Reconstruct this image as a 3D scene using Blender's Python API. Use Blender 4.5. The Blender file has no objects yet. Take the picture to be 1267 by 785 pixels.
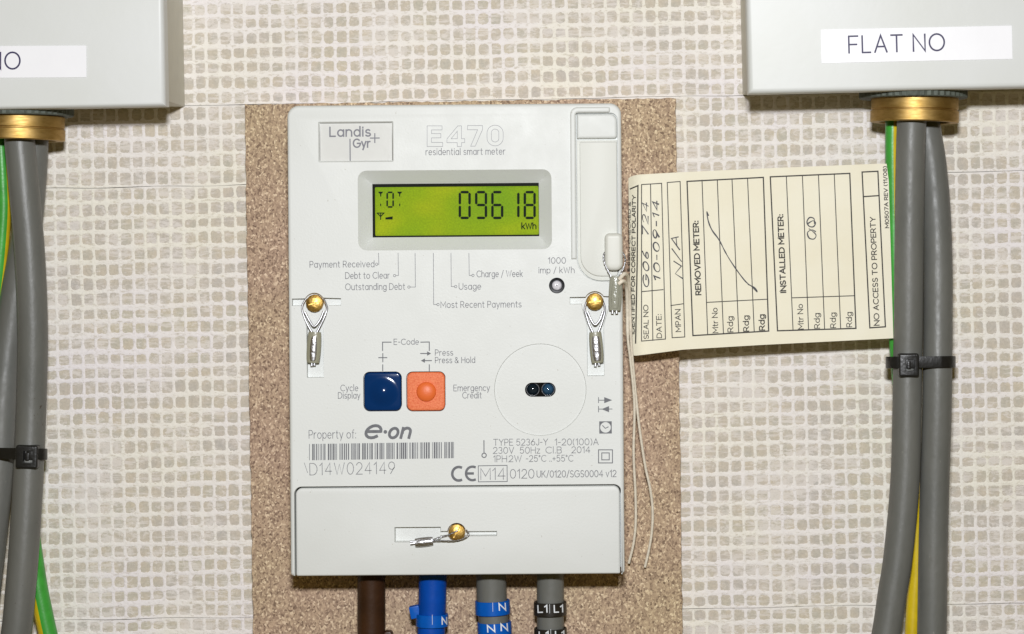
import bpy, bmesh, math, random
from mathutils import Vector
from mathutils.geometry import tessellate_polygon
from mathutils import noise as mnoise
random.seed(7)
R = math.radians
# ------------------------------------------------------------------ scale and view
u = 0.00032                       # metres per photograph pixel at the wall plane
D = 3000.0                        # camera distance from the wall, in the same unit
CX, CY = 740.0, 300.0             # foot of the camera axis on the wall
PW, PH = 1267.0, 785.0
C = bpy.context.scene.collection

def W(px, py, d=0.0):             # point seen at (px,py) standing d off the wall
    s = 1 - d / D
    return Vector(((CX + (px - CX) * s - PW / 2) * u, -d * u, (PH / 2 - (CY + (py - CY) * s)) * u))

cam_d = bpy.data.cameras.new('camera'); cam = bpy.data.objects.new('camera', cam_d); C.objects.link(cam)
cam.location = ((CX - PW / 2) * u, -D * u, (PH / 2 - CY) * u); cam.rotation_euler = (R(90), 0, 0)
cam_d.sensor_width = 36; cam_d.lens = 36 * D / PW
cam_d.shift_x = (PW / 2 - CX) / PW; cam_d.shift_y = -(PH / 2 - CY) / PW
cam_d.clip_start = 0.02; cam_d.clip_end = 50
bpy.context.scene.camera = cam

world = bpy.data.worlds.new('World'); bpy.context.scene.world = world; world.use_nodes = True
bg = world.node_tree.nodes['Background']; bg.inputs[0].default_value = (1.0, 0.74, 0.24, 1); bg.inputs[1].default_value = 0.115
fl = bpy.data.lights.new('flash', 'AREA'); fo = bpy.data.objects.new('flash', fl); C.objects.link(fo)
fl.shape = 'RECTANGLE'; fl.size = 0.060; fl.size_y = 0.038; fl.energy = 8.05; fl.color = (0.94, 0.958, 0.99)
fo.location = ((735 - PW / 2) * u, -D * u * 0.97, (PH / 2 + 150) * u)
fo.rotation_euler = (Vector((0, 0, 0)) - fo.location).to_track_quat('-Z', 'Y').to_euler()
vs = bpy.context.scene.view_settings
bpy.context.scene.display_settings.display_device = 'sRGB'
vs.view_transform = 'Standard'; vs.look = 'None'; vs.exposure = 0.0; vs.gamma = 1

# ------------------------------------------------------------------ materials
def lin(r, g, b):
    f = lambda c: (c / 255 / 12.92) if c / 255 <= 0.04045 else ((c / 255 + 0.055) / 1.055) ** 2.4
    return (f(r), f(g), f(b), 1)

class Mat:
    def __init__(s, name, col, rough=0.5, metal=0.0, spec=0.5):
        s.m = bpy.data.materials.new(name); s.m.use_nodes = True
        s.nt = s.m.node_tree; s.n = s.nt.nodes; s.l = s.nt.links
        s.b = s.n['Principled BSDF']
        s.b.inputs['Base Color'].default_value = col
        s.b.inputs['Roughness'].default_value = rough
        s.b.inputs['Metallic'].default_value = metal
        s.b.inputs['Specular IOR Level'].default_value = spec
        s.tc = s.n.new('ShaderNodeTexCoord')
    def coord(s, scale=(1, 1, 1)):
        mp = s.n.new('ShaderNodeMapping'); mp.inputs['Scale'].default_value = scale
        s.l.new(s.tc.outputs['Object'], mp.inputs[0]); return mp.outputs[0]
    def noise(s, px, detail=3, rough=0.55, stretch=(1, 1, 1), dist=0.0):
        t = s.n.new('ShaderNodeTexNoise'); t.inputs['Scale'].default_value = 1 / (u * px)
        t.inputs['Detail'].default_value = detail; t.inputs['Roughness'].default_value = rough
        t.inputs['Distortion'].default_value = dist
        s.l.new(s.coord(stretch), t.inputs['Vector']); return t.outputs['Fac']
    def voronoi(s, px, out='Color'):
        t = s.n.new('ShaderNodeTexVoronoi'); t.inputs['Scale'].default_value = 1 / (u * px)
        s.l.new(s.coord(), t.inputs['Vector']); return t.outputs[out]
    def ramp(s, fac, stops, interp='LINEAR'):
        r = s.n.new('ShaderNodeValToRGB'); r.color_ramp.interpolation = interp
        e = r.color_ramp.elements
        while len(e) < len(stops): e.new(0.5)
        for i, (p, c) in enumerate(stops):
            e[i].position = p; e[i].color = c if isinstance(c, tuple) else (c, c, c, 1)
        s.l.new(fac, r.inputs[0]); return r.outputs[0]
    def mix(s, fac, a, b, mode='MIX'):
        m = s.n.new('ShaderNodeMix'); m.data_type = 'RGBA'; m.blend_type = mode
        for sock, v in ((m.inputs[0], fac), (m.inputs[6], a), (m.inputs[7], b)):
            if hasattr(v, 'is_linked'): s.l.new(v, sock)
            else: sock.default_value = v
        return m.outputs[2]
    def math(s, op, a, b):
        m = s.n.new('ShaderNodeMath'); m.operation = op
        for sock, v in ((m.inputs[0], a), (m.inputs[1], b)):
            if hasattr(v, 'is_linked'): s.l.new(v, sock)
            else: sock.default_value = v
        return m.outputs[0]
    def color(s, sock): s.l.new(sock, s.b.inputs['Base Color']); return s
    def rough(s, sock): s.l.new(sock, s.b.inputs['Roughness']); return s
    def bump(s, sock, dist_px, strength=1.0):
        bn = s.n.new('ShaderNodeBump'); bn.inputs['Distance'].default_value = dist_px * u
        bn.inputs['Strength'].default_value = strength
        s.l.new(sock, bn.inputs['Height']); s.l.new(bn.outputs[0], s.b.inputs['Normal']); return s

MT = {}
def vary(name, col, amount=0.06, px=40, rough=0.5, metal=0, bump_px=3, bump=0.15, spec=0.5):
    m = Mat(name, col, rough, metal, spec)
    n = m.noise(px, 4)
    lo = tuple(c * (1 - amount) for c in col[:3]) + (1,); hi = tuple(min(1, c * (1 + amount)) for c in col[:3]) + (1,)
    m.color(m.ramp(n, [(0.3, lo), (0.7, hi)]))
    m.bump(m.noise(bump_px, 2), bump)
    MT[name] = m.m; return m

# plaster net of the wall
m = Mat('plaster', lin(228, 221, 217), 0.85)
base = m.ramp(m.noise(150, 3), [(0.35, lin(240, 235, 222)), (0.65, lin(239, 233, 233))])
fine = m.ramp(m.noise(4.5, 5, 0.75, (0.6, 1, 1.5)), [(0.30, lin(190, 181, 160)), (0.47, (1, 1, 1, 1))])
m.color(m.mix(0.7, base, fine, 'MULTIPLY')); m.bump(m.noise(4, 4, 0.65), 1.4); MT['plaster'] = m.m
# the recessed squares
m = Mat('grid_square', lin(186, 178, 162), 0.9)
big = m.ramp(m.noise(60, 3), [(0.34, lin(206, 198, 175)), (0.5, lin(208, 197, 180)), (0.66, lin(199, 192, 187))])
cell = m.ramp(m.noise(15, 2, 0.4), [(0.3, lin(188, 185, 178)), (0.7, lin(212, 199, 178))])
c0 = m.mix(0.5, big, cell)
gr = m.ramp(m.noise(3.2, 4, 0.7), [(0.3, 0.84), (0.62, 1.02)])
c1 = m.mix(1.0, c0, gr, 'MULTIPLY')
patchy = m.ramp(m.noise(95, 3), [(0.40, 0.0), (0.64, 0.14)])
sm = m.math('ADD', m.noise(6.5, 6, 0.78, (0.5, 1, 1.25), 0.5), patchy)
smf = m.ramp(sm, [(0.56, 0.0), (0.66, 0.7)])
streak = m.ramp(m.math('ADD', m.noise(4.6, 4, 0.7, (0.10, 1, 1), 0.3), patchy), [(0.60, 0.0), (0.69, 0.65)])
smf = m.math('MAXIMUM', smf, streak)
m.color(m.mix(smf, c1, lin(232, 225, 219))); m.bump(m.noise(3, 4, 0.7), 0.9); MT['grid_square'] = m.m
MT['gap'] = Mat('gap', lin(120, 112, 102), 0.95).m
# particle board
m = Mat('particle_board', lin(176, 148, 120), 0.8)
chips = m.n.new('ShaderNodeTexVoronoi'); chips.inputs['Scale'].default_value = 1 / (u * 1.85)
warp = m.n.new('ShaderNodeVectorMath'); warp.operation = 'ADD'
wn = m.n.new('ShaderNodeTexNoise'); wn.inputs['Scale'].default_value = 1 / (u * 5)
sc_ = m.n.new('ShaderNodeVectorMath'); sc_.operation = 'SCALE'; sc_.inputs[3].default_value = 4 * u
m.l.new(m.coord(), wn.inputs['Vector']); m.l.new(wn.outputs['Color'], sc_.inputs[0])
m.l.new(m.coord((1, 1, 0.75)), warp.inputs[0]); m.l.new(sc_.outputs[0], warp.inputs[1]); m.l.new(warp.outputs[0], chips.inputs['Vector'])
sep = m.n.new('ShaderNodeSeparateColor'); m.l.new(chips.outputs['Color'], sep.inputs[0])
chipc = m.ramp(sep.outputs[0], [(0.0, lin(126, 107, 94)), (0.2, lin(164, 144, 129)), (0.55, lin(185, 165, 147)), (0.85, lin(202, 183, 162)), (1.0, lin(236, 221, 200))])
fineb = m.ramp(m.noise(2.2, 3, 0.7), [(0.32, 0.74), (0.6, 1.05)])
cc = m.mix(0.75, chipc, fineb, 'MULTIPLY')
tone = m.ramp(m.noise(170, 2), [(0.35, lin(255, 243, 234)), (0.65, lin(255, 249, 228))])
cc = m.mix(1.0, cc, tone, 'MULTIPLY')
dark = m.ramp(m.noise(5.5, 2, 0.5, (1, 1, 1.4)), [(0.71, 0.0), (0.75, 0.8)])
m.color(m.mix(dark, cc, lin(84, 60, 44))); m.bump(m.noise(2.5, 3, 0.6), 0.4); MT['particle_board'] = m.m
# plastics and metals
m = Mat('meter_plastic', lin(222, 223, 218), 0.42, 0, 0.32)
m.color(m.ramp(m.noise(120, 3), [(0.3, lin(219, 221, 218)), (0.7, lin(223, 225, 223))]))
m.bump(m.noise(2.6, 3, 0.6), 0.16); m.rough(m.ramp(m.noise(30, 4), [(0.3, 0.40), (0.7, 0.52)])); m_ = m.ramp(m.noise(4, 2, 0.5), [(0.745, 0.0), (0.77, 0.5)]); c_ = m.b.inputs['Base Color'].links[0].from_socket; m.color(m.mix(m_, c_, lin(170, 164, 150))); MT['meter_plastic'] = m.m
m = Mat('smooth_plastic', lin(221, 222, 216), 0.5, 0, 0.3); m.bump(m.noise(6, 2), 0.05); MT['smooth_plastic'] = m.m
vary('nameplate', lin(208, 208, 204), 0.02, 20, 0.4, bump_px=8, bump=0.1, spec=.3)
m = Mat('hasp_plastic', lin(212, 212, 204), 0.4, 0, 0.35); m.bump(m.noise(8, 2), 0.05); MT['hasp_plastic'] = m.m
m = Mat('box_paint', lin(213, 215, 213), 0.4, 0, 0.35)
m.color(m.ramp(m.noise(160, 3), [(0.3, lin(211, 213, 209)), (0.7, lin(216, 218, 217))])); m.bump(m.noise(14, 3, 0.6), 0.12); MT['box_paint'] = m.m
vary('box_side', lin(206, 204, 190), 0.05, 30, 0.5, bump_px=8)
vary('sticker', lin(242, 242, 246), 0.015, 40, 0.35, bump_px=20, bump=0.1)
vary('sticker_ink', lin(38, 30, 78), 0.1, 10, 0.5)
m = Mat('print_grey', lin(128, 128, 132), 0.6); m.color(m.ramp(m.noise(1.6, 2), [(0.35, lin(150, 150, 152)), (0.65, lin(108, 108, 114))])); MT['print_grey'] = m.m
vary('print_light', lin(160, 160, 164), 0.1, 5, 0.6)
vary('print_mark', lin(104, 105, 110), 0.12, 5, 0.6)
vary('logo_grey', lin(118, 118, 126), 0.08, 4, 0.55)
m = Mat('brass', lin(200, 164, 96), 0.5, 1.0)
m.color(m.ramp(m.noise(14, 4, 0.6, (1, 1, 3)), [(0.3, lin(164, 132, 72)), (0.7, lin(194, 162, 102))]))
m.rough(m.ramp(m.noise(5, 3, 0.6, (0.3, 0.3, 4)), [(0.3, 0.44), (0.7, 0.58)])); m.bump(m.noise(2.5, 3, 0.6, (0.15, 0.15, 3)), 0.1); MT['brass'] = m.m
m = Mat('screw_brass', lin(190, 146, 70), 0.4, 1.0)
m.color(m.ramp(m.noise(4, 3), [(0.3, lin(190, 148, 70)), (0.7, lin(232, 194, 116))])); m.bump(m.noise(4.5, 3), 0.45); MT['screw_brass'] = m.m
vary('zinc', lin(92, 98, 90), 0.25, 6, 0.7, 0.3, 3, 0.4)
vary('steel_wire', lin(190, 190, 194), 0.1, 5, 0.36, 1.0, 3, 0.1)
m = Mat('crimp_body', lin(150, 148, 128), 0.3); m.bump(m.noise(5, 3), 0.5); MT['crimp_body'] = m.m
m = Mat('crimp_metal', lin(200, 200, 204), 0.36, 1.0); m.bump(m.noise(3.4, 2, 0.5), 0.45); MT['crimp_metal'] = m.m
m = Mat('crimp_clear', lin(176, 176, 160), 0.18); m.b.inputs['Transmission Weight'].default_value = 0.25; m.bump(m.noise(4, 3), 0.7); MT['crimp_clear'] = m.m
m = Mat('button_blue', lin(0, 46, 97), 0.14, 0, 0.4); m.bump(m.noise(9, 3), 0.10); MT['button_blue'] = m.m
m = Mat('button_orange', lin(236, 116, 62), 0.6)
m.color(m.ramp(m.noise(1.8, 3, 0.7), [(0.3, lin(220, 98, 52)), (0.7, lin(246, 142, 92))])); m.bump(m.noise(2, 3, 0.6), 0.5); MT['button_orange'] = m.m
m = Mat('button_dome', lin(232, 110, 50), 0.45); m.bump(m.noise(2.5, 2), 0.15); MT['button_dome'] = m.m
MT['lamp_ring'] = Mat('lamp_ring', lin(16, 16, 19), 0.35, 0, 0.15).m
MT['black_gloss'] = Mat('black_gloss', lin(14, 14, 17), 0.08, 0, 0.4).m
vary('lens_rim', lin(44, 48, 54), 0.1, 4, 0.3)
vary('lens', lin(24, 34, 42), 0.2, 4, 0.05, 0.0)
vary('lens_blue', lin(46, 78, 104), 0.35, 4, 0.05, 0.0)
vary('led_lens', lin(222, 220, 226), 0.15, 3, 0.15, 0.0, 2.5, 0.6)
vary('lcd_black', lin(16, 18, 10), 0.2, 6, 0.6, spec=0.1)
m = Mat('lcd_green', lin(130, 158, 10), 0.6, 0, 0.12)
gcol = m.ramp(m.noise(90, 2, 0.5, (0.6, 1, 1)), [(0.32, lin(172, 176, 14)), (0.48, lin(136, 162, 6)), (0.66, lin(118, 156, 14))])
spk = m.ramp(m.noise(2.0, 3, 0.7), [(0.3, 0.82), (0.7, 1.16)])
m.color(m.mix(1.0, gcol, spk, 'MULTIPLY')); MT['lcd_green'] = m.m
MT['lcd_ink'] = Mat('lcd_ink', lin(8, 24, 10), 0.6, 0, 0.1).m
m = Mat('grey_sheath', lin(112, 112, 108), 0.42)
g0 = m.ramp(m.noise(45, 4, 0.6, (1, 1, 0.35)), [(0.3, lin(97, 98, 94)), (0.7, lin(109, 109, 104))])
sc1 = m.ramp(m.noise(7, 5, 0.75, (1.4, 1.4, 0.5)), [(0.66, 0.0), (0.74, 0.55)])
m.color(m.mix(sc1, g0, lin(150, 146, 138))); m.rough(m.ramp(m.noise(12, 4), [(0.3, 0.36), (0.7, 0.55)])); m.bump(m.noise(7, 4, 0.6, (1, 1, 0.5)), 0.35); MT['grey_sheath'] = m.m
m = Mat('grey_sheath_scuffed', lin(112, 112, 108), 0.42)
g0 = m.ramp(m.noise(45, 4, 0.6, (1, 1, 0.35)), [(0.3, lin(97, 98, 94)), (0.7, lin(109, 109, 104))])
vmd = m.n.new('ShaderNodeVectorMath'); vmd.operation = 'DISTANCE'
m.l.new(m.tc.outputs['Object'], vmd.inputs[0]); SCUFF = vmd.inputs[1]
near = m.ramp(m.math('MULTIPLY', vmd.outputs['Value'], 1 / (u * 24)), [(0.0, 0.16), (1.0, 0.0)])
drt = m.ramp(m.math('ADD', m.noise(6, 4, 0.75), near), [(0.69, 0.0), (0.74, 1.0)])
m.color(m.mix(drt, g0, lin(62, 52, 40))); m.bump(m.noise(7, 4, 0.6, (1, 1, 0.5)), 0.35); MT['grey_sheath_scuffed'] = m.m
vary('earth_green', lin(64, 158, 58), 0.14, 18, 0.35)
vary('earth_yellow', lin(208, 180, 26), 0.12, 18, 0.35)
vary('brown_sheath', lin(56, 33, 15), 0.2, 22, 0.5, bump_px=6, bump=0.3, spec=0.25)
vary('blue_sheath', lin(0, 70, 164), 0.12, 24, 0.42, bump_px=6, bump=0.3, spec=0.25)
vary('marker_blue', lin(0, 88, 182), 0.08, 10, 0.35, bump_px=4, spec=0.3)
vary('marker_black', lin(36, 32, 28), 0.15, 10, 0.35, bump_px=4)
vary('marker_brown', lin(60, 36, 22), 0.15, 10, 0.4)
vary('marker_white', lin(232, 236, 240), 0.03, 4, 0.5)
vary('tie_black', lin(26, 26, 26), 0.2, 8, 0.32, bump_px=3, bump=0.2)
m = Mat('tag_card', lin(236, 230, 208), 0.7)
m.color(m.ramp(m.noise(70, 4), [(0.3, lin(234, 227, 203)), (0.7, lin(239, 234, 214))])); m.bump(m.noise(5, 4), 0.12); MT['tag_card'] = m.m
m = Mat('tag_ink', lin(40, 38, 36), 0.7); m.color(m.ramp(m.noise(1.5, 3, 0.7), [(0.35, lin(84, 80, 72)), (0.6, lin(30, 28, 28))])); MT['tag_ink'] = m.m
MT['pen_ink'] = Mat('pen_ink', lin(40, 38, 44), 0.5).m
vary('string', lin(226, 216, 198), 0.1, 5, 0.5, bump_px=2, bump=0.6)

# ------------------------------------------------------------------ mesh helpers
class MB:
    def __init__(s): s.v = []; s.f = []; s.mi = []
    def add(s, vs, fs, mi=0):
        o = len(s.v); s.v.extend(vs); s.f.extend([tuple(i + o for i in f) for f in fs]); s.mi.extend([mi] * len(fs)); return o
    def build(s, name, mats, parent=None, sharp=35, recalc=True):
        if not isinstance(mats, (list, tuple)): mats = [mats]
        org = parent['_o'] if parent else None
        org = Vector(org) if org is not None else (s.v[0].copy() if s.v else Vector())
        me = bpy.data.meshes.new(name)
        me.from_pydata([v - org for v in s.v], [], s.f)
        for q in mats: me.materials.append(MT[q])
        me.polygons.foreach_set('material_index', s.mi)
        if recalc:
            bm = bmesh.new(); bm.from_mesh(me); bmesh.ops.remove_doubles(bm, verts=bm.verts, dist=1e-7)
            bmesh.ops.recalc_face_normals(bm, faces=bm.faces); bm.to_mesh(me); bm.free()
        me.polygons.foreach_set('use_smooth', [True] * len(me.polygons))
        if sharp is not None: me.set_sharp_from_angle(angle=R(sharp))
        me.update()
        o = bpy.data.objects.new(name, me); C.objects.link(o)
        if parent: o.parent = parent
        else: o.location = org
        o['_o'] = tuple(org)
        return o

ROOTS = []
def empty(name, loc, label, cat, group=None):
    o = bpy.data.objects.new(name, None); C.objects.link(o); o.location = loc; o['_o'] = tuple(loc); o.empty_display_size = 0.01
    tag(o, label, cat, group); return o
def tag(o, label, cat=None, group=None, kind=None):
    o['label'] = label
    if cat: o['category'] = cat
    if group: o['group'] = group
    if kind: o['kind'] = kind
    return o

def plane_map(dF, ang=0.0, piv=(0, 0)):
    s = 1 - dF / D; ca, sa = math.cos(R(ang)), math.sin(R(ang))
    def f(x, y, h=0.0):
        dx, dy = x - piv[0], y - piv[1]
        px, py = piv[0] + dx * ca + dy * sa, piv[1] - dx * sa + dy * ca
        return Vector(((CX + (px - CX) * s - PW / 2) * u, -(dF + h) * u, (PH / 2 - (CY + (py - CY) * s)) * u))
    def inv(px, py):
        dx, dy = px - piv[0], py - piv[1]
        return (piv[0] + dx * ca - dy * sa, piv[1] + dx * sa + dy * ca)
    f.inv = inv
    return f

def rpoly(corners, n=6):          # [(x,y,r)] -> rounded polygon
    out = []; N = len(corners)
    for i, (x, y, r) in enumerate(corners):
        if r <= 0: out.append((x, y)); continue
        p = Vector((x, y)); a = Vector(corners[i - 1][:2]) - p; b = Vector(corners[(i + 1) % N][:2]) - p
        a.normalize(); b.normalize(); th = a.angle(b); t = r / math.tan(th / 2)
        c = p + (a + b).normalized() * (r / math.sin(th / 2))
        s0 = p + a * t - c; s1 = p + b * t - c
        a0 = math.atan2(s0.y, s0.x); da = math.atan2(s1.y, s1.x) - a0
        while da > math.pi: da -= 2 * math.pi
        while da < -math.pi: da += 2 * math.pi
        for k in range(n + 1):
            q = a0 + da * k / n; out.append((c.x + r * math.cos(q), c.y + r * math.sin(q)))
    return out
def rrect(x0, y0, x1, y1, r=0, n=6):
    rs = r if isinstance(r, (tuple, list)) else (r,) * 4
    return rpoly([(x0, y0, rs[0]), (x1, y0, rs[1]), (x1, y1, rs[2]), (x0, y1, rs[3])], n)
def circ(x, y, r, n=40): return [(x + r * math.cos(2 * math.pi * k / n), y + r * math.sin(2 * math.pi * k / n)) for k in range(n)]
def area(p): return sum(p[i - 1][0] * p[i][1] - p[i][0] * p[i - 1][1] for i in range(len(p))) / 2
def inset(p, e, w=None):
    sg = 1 if area(p) > 0 else -1; out = []; n = len(p)
    for i in range(n):
        a, b, c = Vector(p[i - 1]), Vector(p[i]), Vector(p[(i + 1) % n])
        d1, d2 = b - a, c - b
        if d1.length < 1e-6: d1 = d2
        if d2.length < 1e-6: d2 = d1
        n1 = Vector((-d1.y, d1.x)).normalized() * sg; n2 = Vector((-d2.y, d2.x)).normalized() * sg
        m_ = n1 + n2; m_ = m_ / max(0.3, m_.length_squared) * 2
        ee = e * (w[i] if w else 1); out.append((b.x + m_.x * ee, b.y + m_.y * ee))
    return out
def loft(mb, loops, mp, mi=0, closed=True):      # loops: [(poly,h)]
    n = len(loops[0][0])
    vs = [mp(x, y, h) for pl, h in loops for x, y in pl]
    fs = []
    for j in range(len(loops) - 1):
        for i in range(n if closed else n - 1):
            k = (i + 1) % n; fs.append((j * n + i, j * n + k, (j + 1) * n + k, (j + 1) * n + i))
    mb.add(vs, fs, mi)
def cap(mb, poly, h, mp, holes=(), mi=0):
    polys = [poly] + list(holes); flat = [p for pl in polys for p in pl]
    tris = tessellate_polygon([[Vector((x, y, 0)) for x, y in pl] for pl in polys])
    mb.add([mp(x, y, h) for x, y in flat], [tuple(t) for t in tris], mi)
def solid(mb, poly, h0, h1, mp, bev=0.0, seg=4, holes=(), w=None, mi=0, back=False):
    """poly extruded from h0 (back) to h1 (front), rounded front rim, pockets (poly, depth, wall inset, floor?, mi)"""
    loops = [(poly, h0)]
    if bev > 0:
        for k in range(seg + 1):
            t = k / seg * math.pi / 2; loops.append((inset(poly, bev * (1 - math.cos(t)), w), h1 - bev + bev * math.sin(t)))
    else: loops.append((poly, h1))
    loft(mb, loops, mp, mi)
    cap(mb, loops[-1][0], h1, mp, [h[0] for h in holes], mi)
    for hp, dep, ins, fl_, hm in holes:
        fp = inset(hp, ins) if ins else hp
        loft(mb, [(hp, h1), (fp, h1 - dep)], mp, hm)
        if fl_: cap(mb, fp, h1 - dep, mp, (), hm)
    if back: cap(mb, poly, h0, mp, (), mi)

def catmull(pts, n=8):
    P = [Vector(p) for p in pts]; P = [P[0] * 2 - P[1]] + P + [P[-1] * 2 - P[-2]]; out = []
    for i in range(1, len(P) - 2):
        for k in range(n):
            t = k / n; a, b, c, d = P[i - 1:i + 3]
            out.append(0.5 * ((2 * b) + (c - a) * t + (2 * a - 5 * b + 4 * c - d) * t * t + (3 * b - a - 3 * c + d) * t ** 3))
    out.append(P[-2]); return out
def tube(mb, pts, rad, seg=16, stripe=None, capit=True, ell=None, closed=False):
    """pts world; rad metres or function(t); stripe(angle_index fraction, t)->material index"""
    n = len(pts); up = Vector((0, -1, 0)); rings = []; fr = None
    for i, p in enumerate(pts):
        a = pts[i - 1] if (i > 0 or closed) else pts[0]; b = pts[(i + 1) % n] if (i < n - 1 or closed) else pts[-1]
        t = (b - a).normalized()
        if fr is None:
            x = up.cross(t)
            if x.length < 1e-3: x = Vector((1, 0, 0)).cross(t)
        else: x = fr - t * fr.dot(t)
        x.normalize(); fr = x; y = t.cross(x)
        r = rad(i / (n - 1)) if callable(rad) else rad
        e = ell or (1, 1)
        rings.append([p + (x * math.cos(q) * e[0] + y * math.sin(q) * e[1]) * r for q in [2 * math.pi * k / seg for k in range(seg)]])
    vs = [v for rg in rings for v in rg]
    o = len(mb.v); mb.v.extend(vs)
    for i in range(n if closed else n - 1):
        i2 = (i + 1) % n
        for k in range(seg):
            k2 = (k + 1) % seg
            mb.f.append((o + i * seg + k, o + i * seg + k2, o + i2 * seg + k2, o + i2 * seg + k))
            mb.mi.append(stripe(k / seg, i / (n - 1)) if stripe else 0)
    if capit and not closed:
        mb.f.append(tuple(o + k for k in range(seg))[::-1]); mb.mi.append(0)
        mb.f.append(tuple(o + (n - 1) * seg + k for k in range(seg))); mb.mi.append(0)
def lathe(mb, origin, axis, prof, seg=48, mi=0):   # prof [(r, h)] metres
    ax = axis.normalized(); x = ax.orthogonal().normalized(); y = ax.cross(x); vs = []; fs = []
    for r, h in prof:
        for k in range(seg):
            q = 2 * math.pi * k / seg; vs.append(origin + ax * h + (x * math.cos(q) + y * math.sin(q)) * r)
    for j in range(len(prof) - 1):
        for k in range(seg):
            k2 = (k + 1) % seg; fs.append((j * seg + k, j * seg + k2, (j + 1) * seg + k2, (j + 1) * seg + k))
    mb.add(vs, fs, mi)

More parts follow.
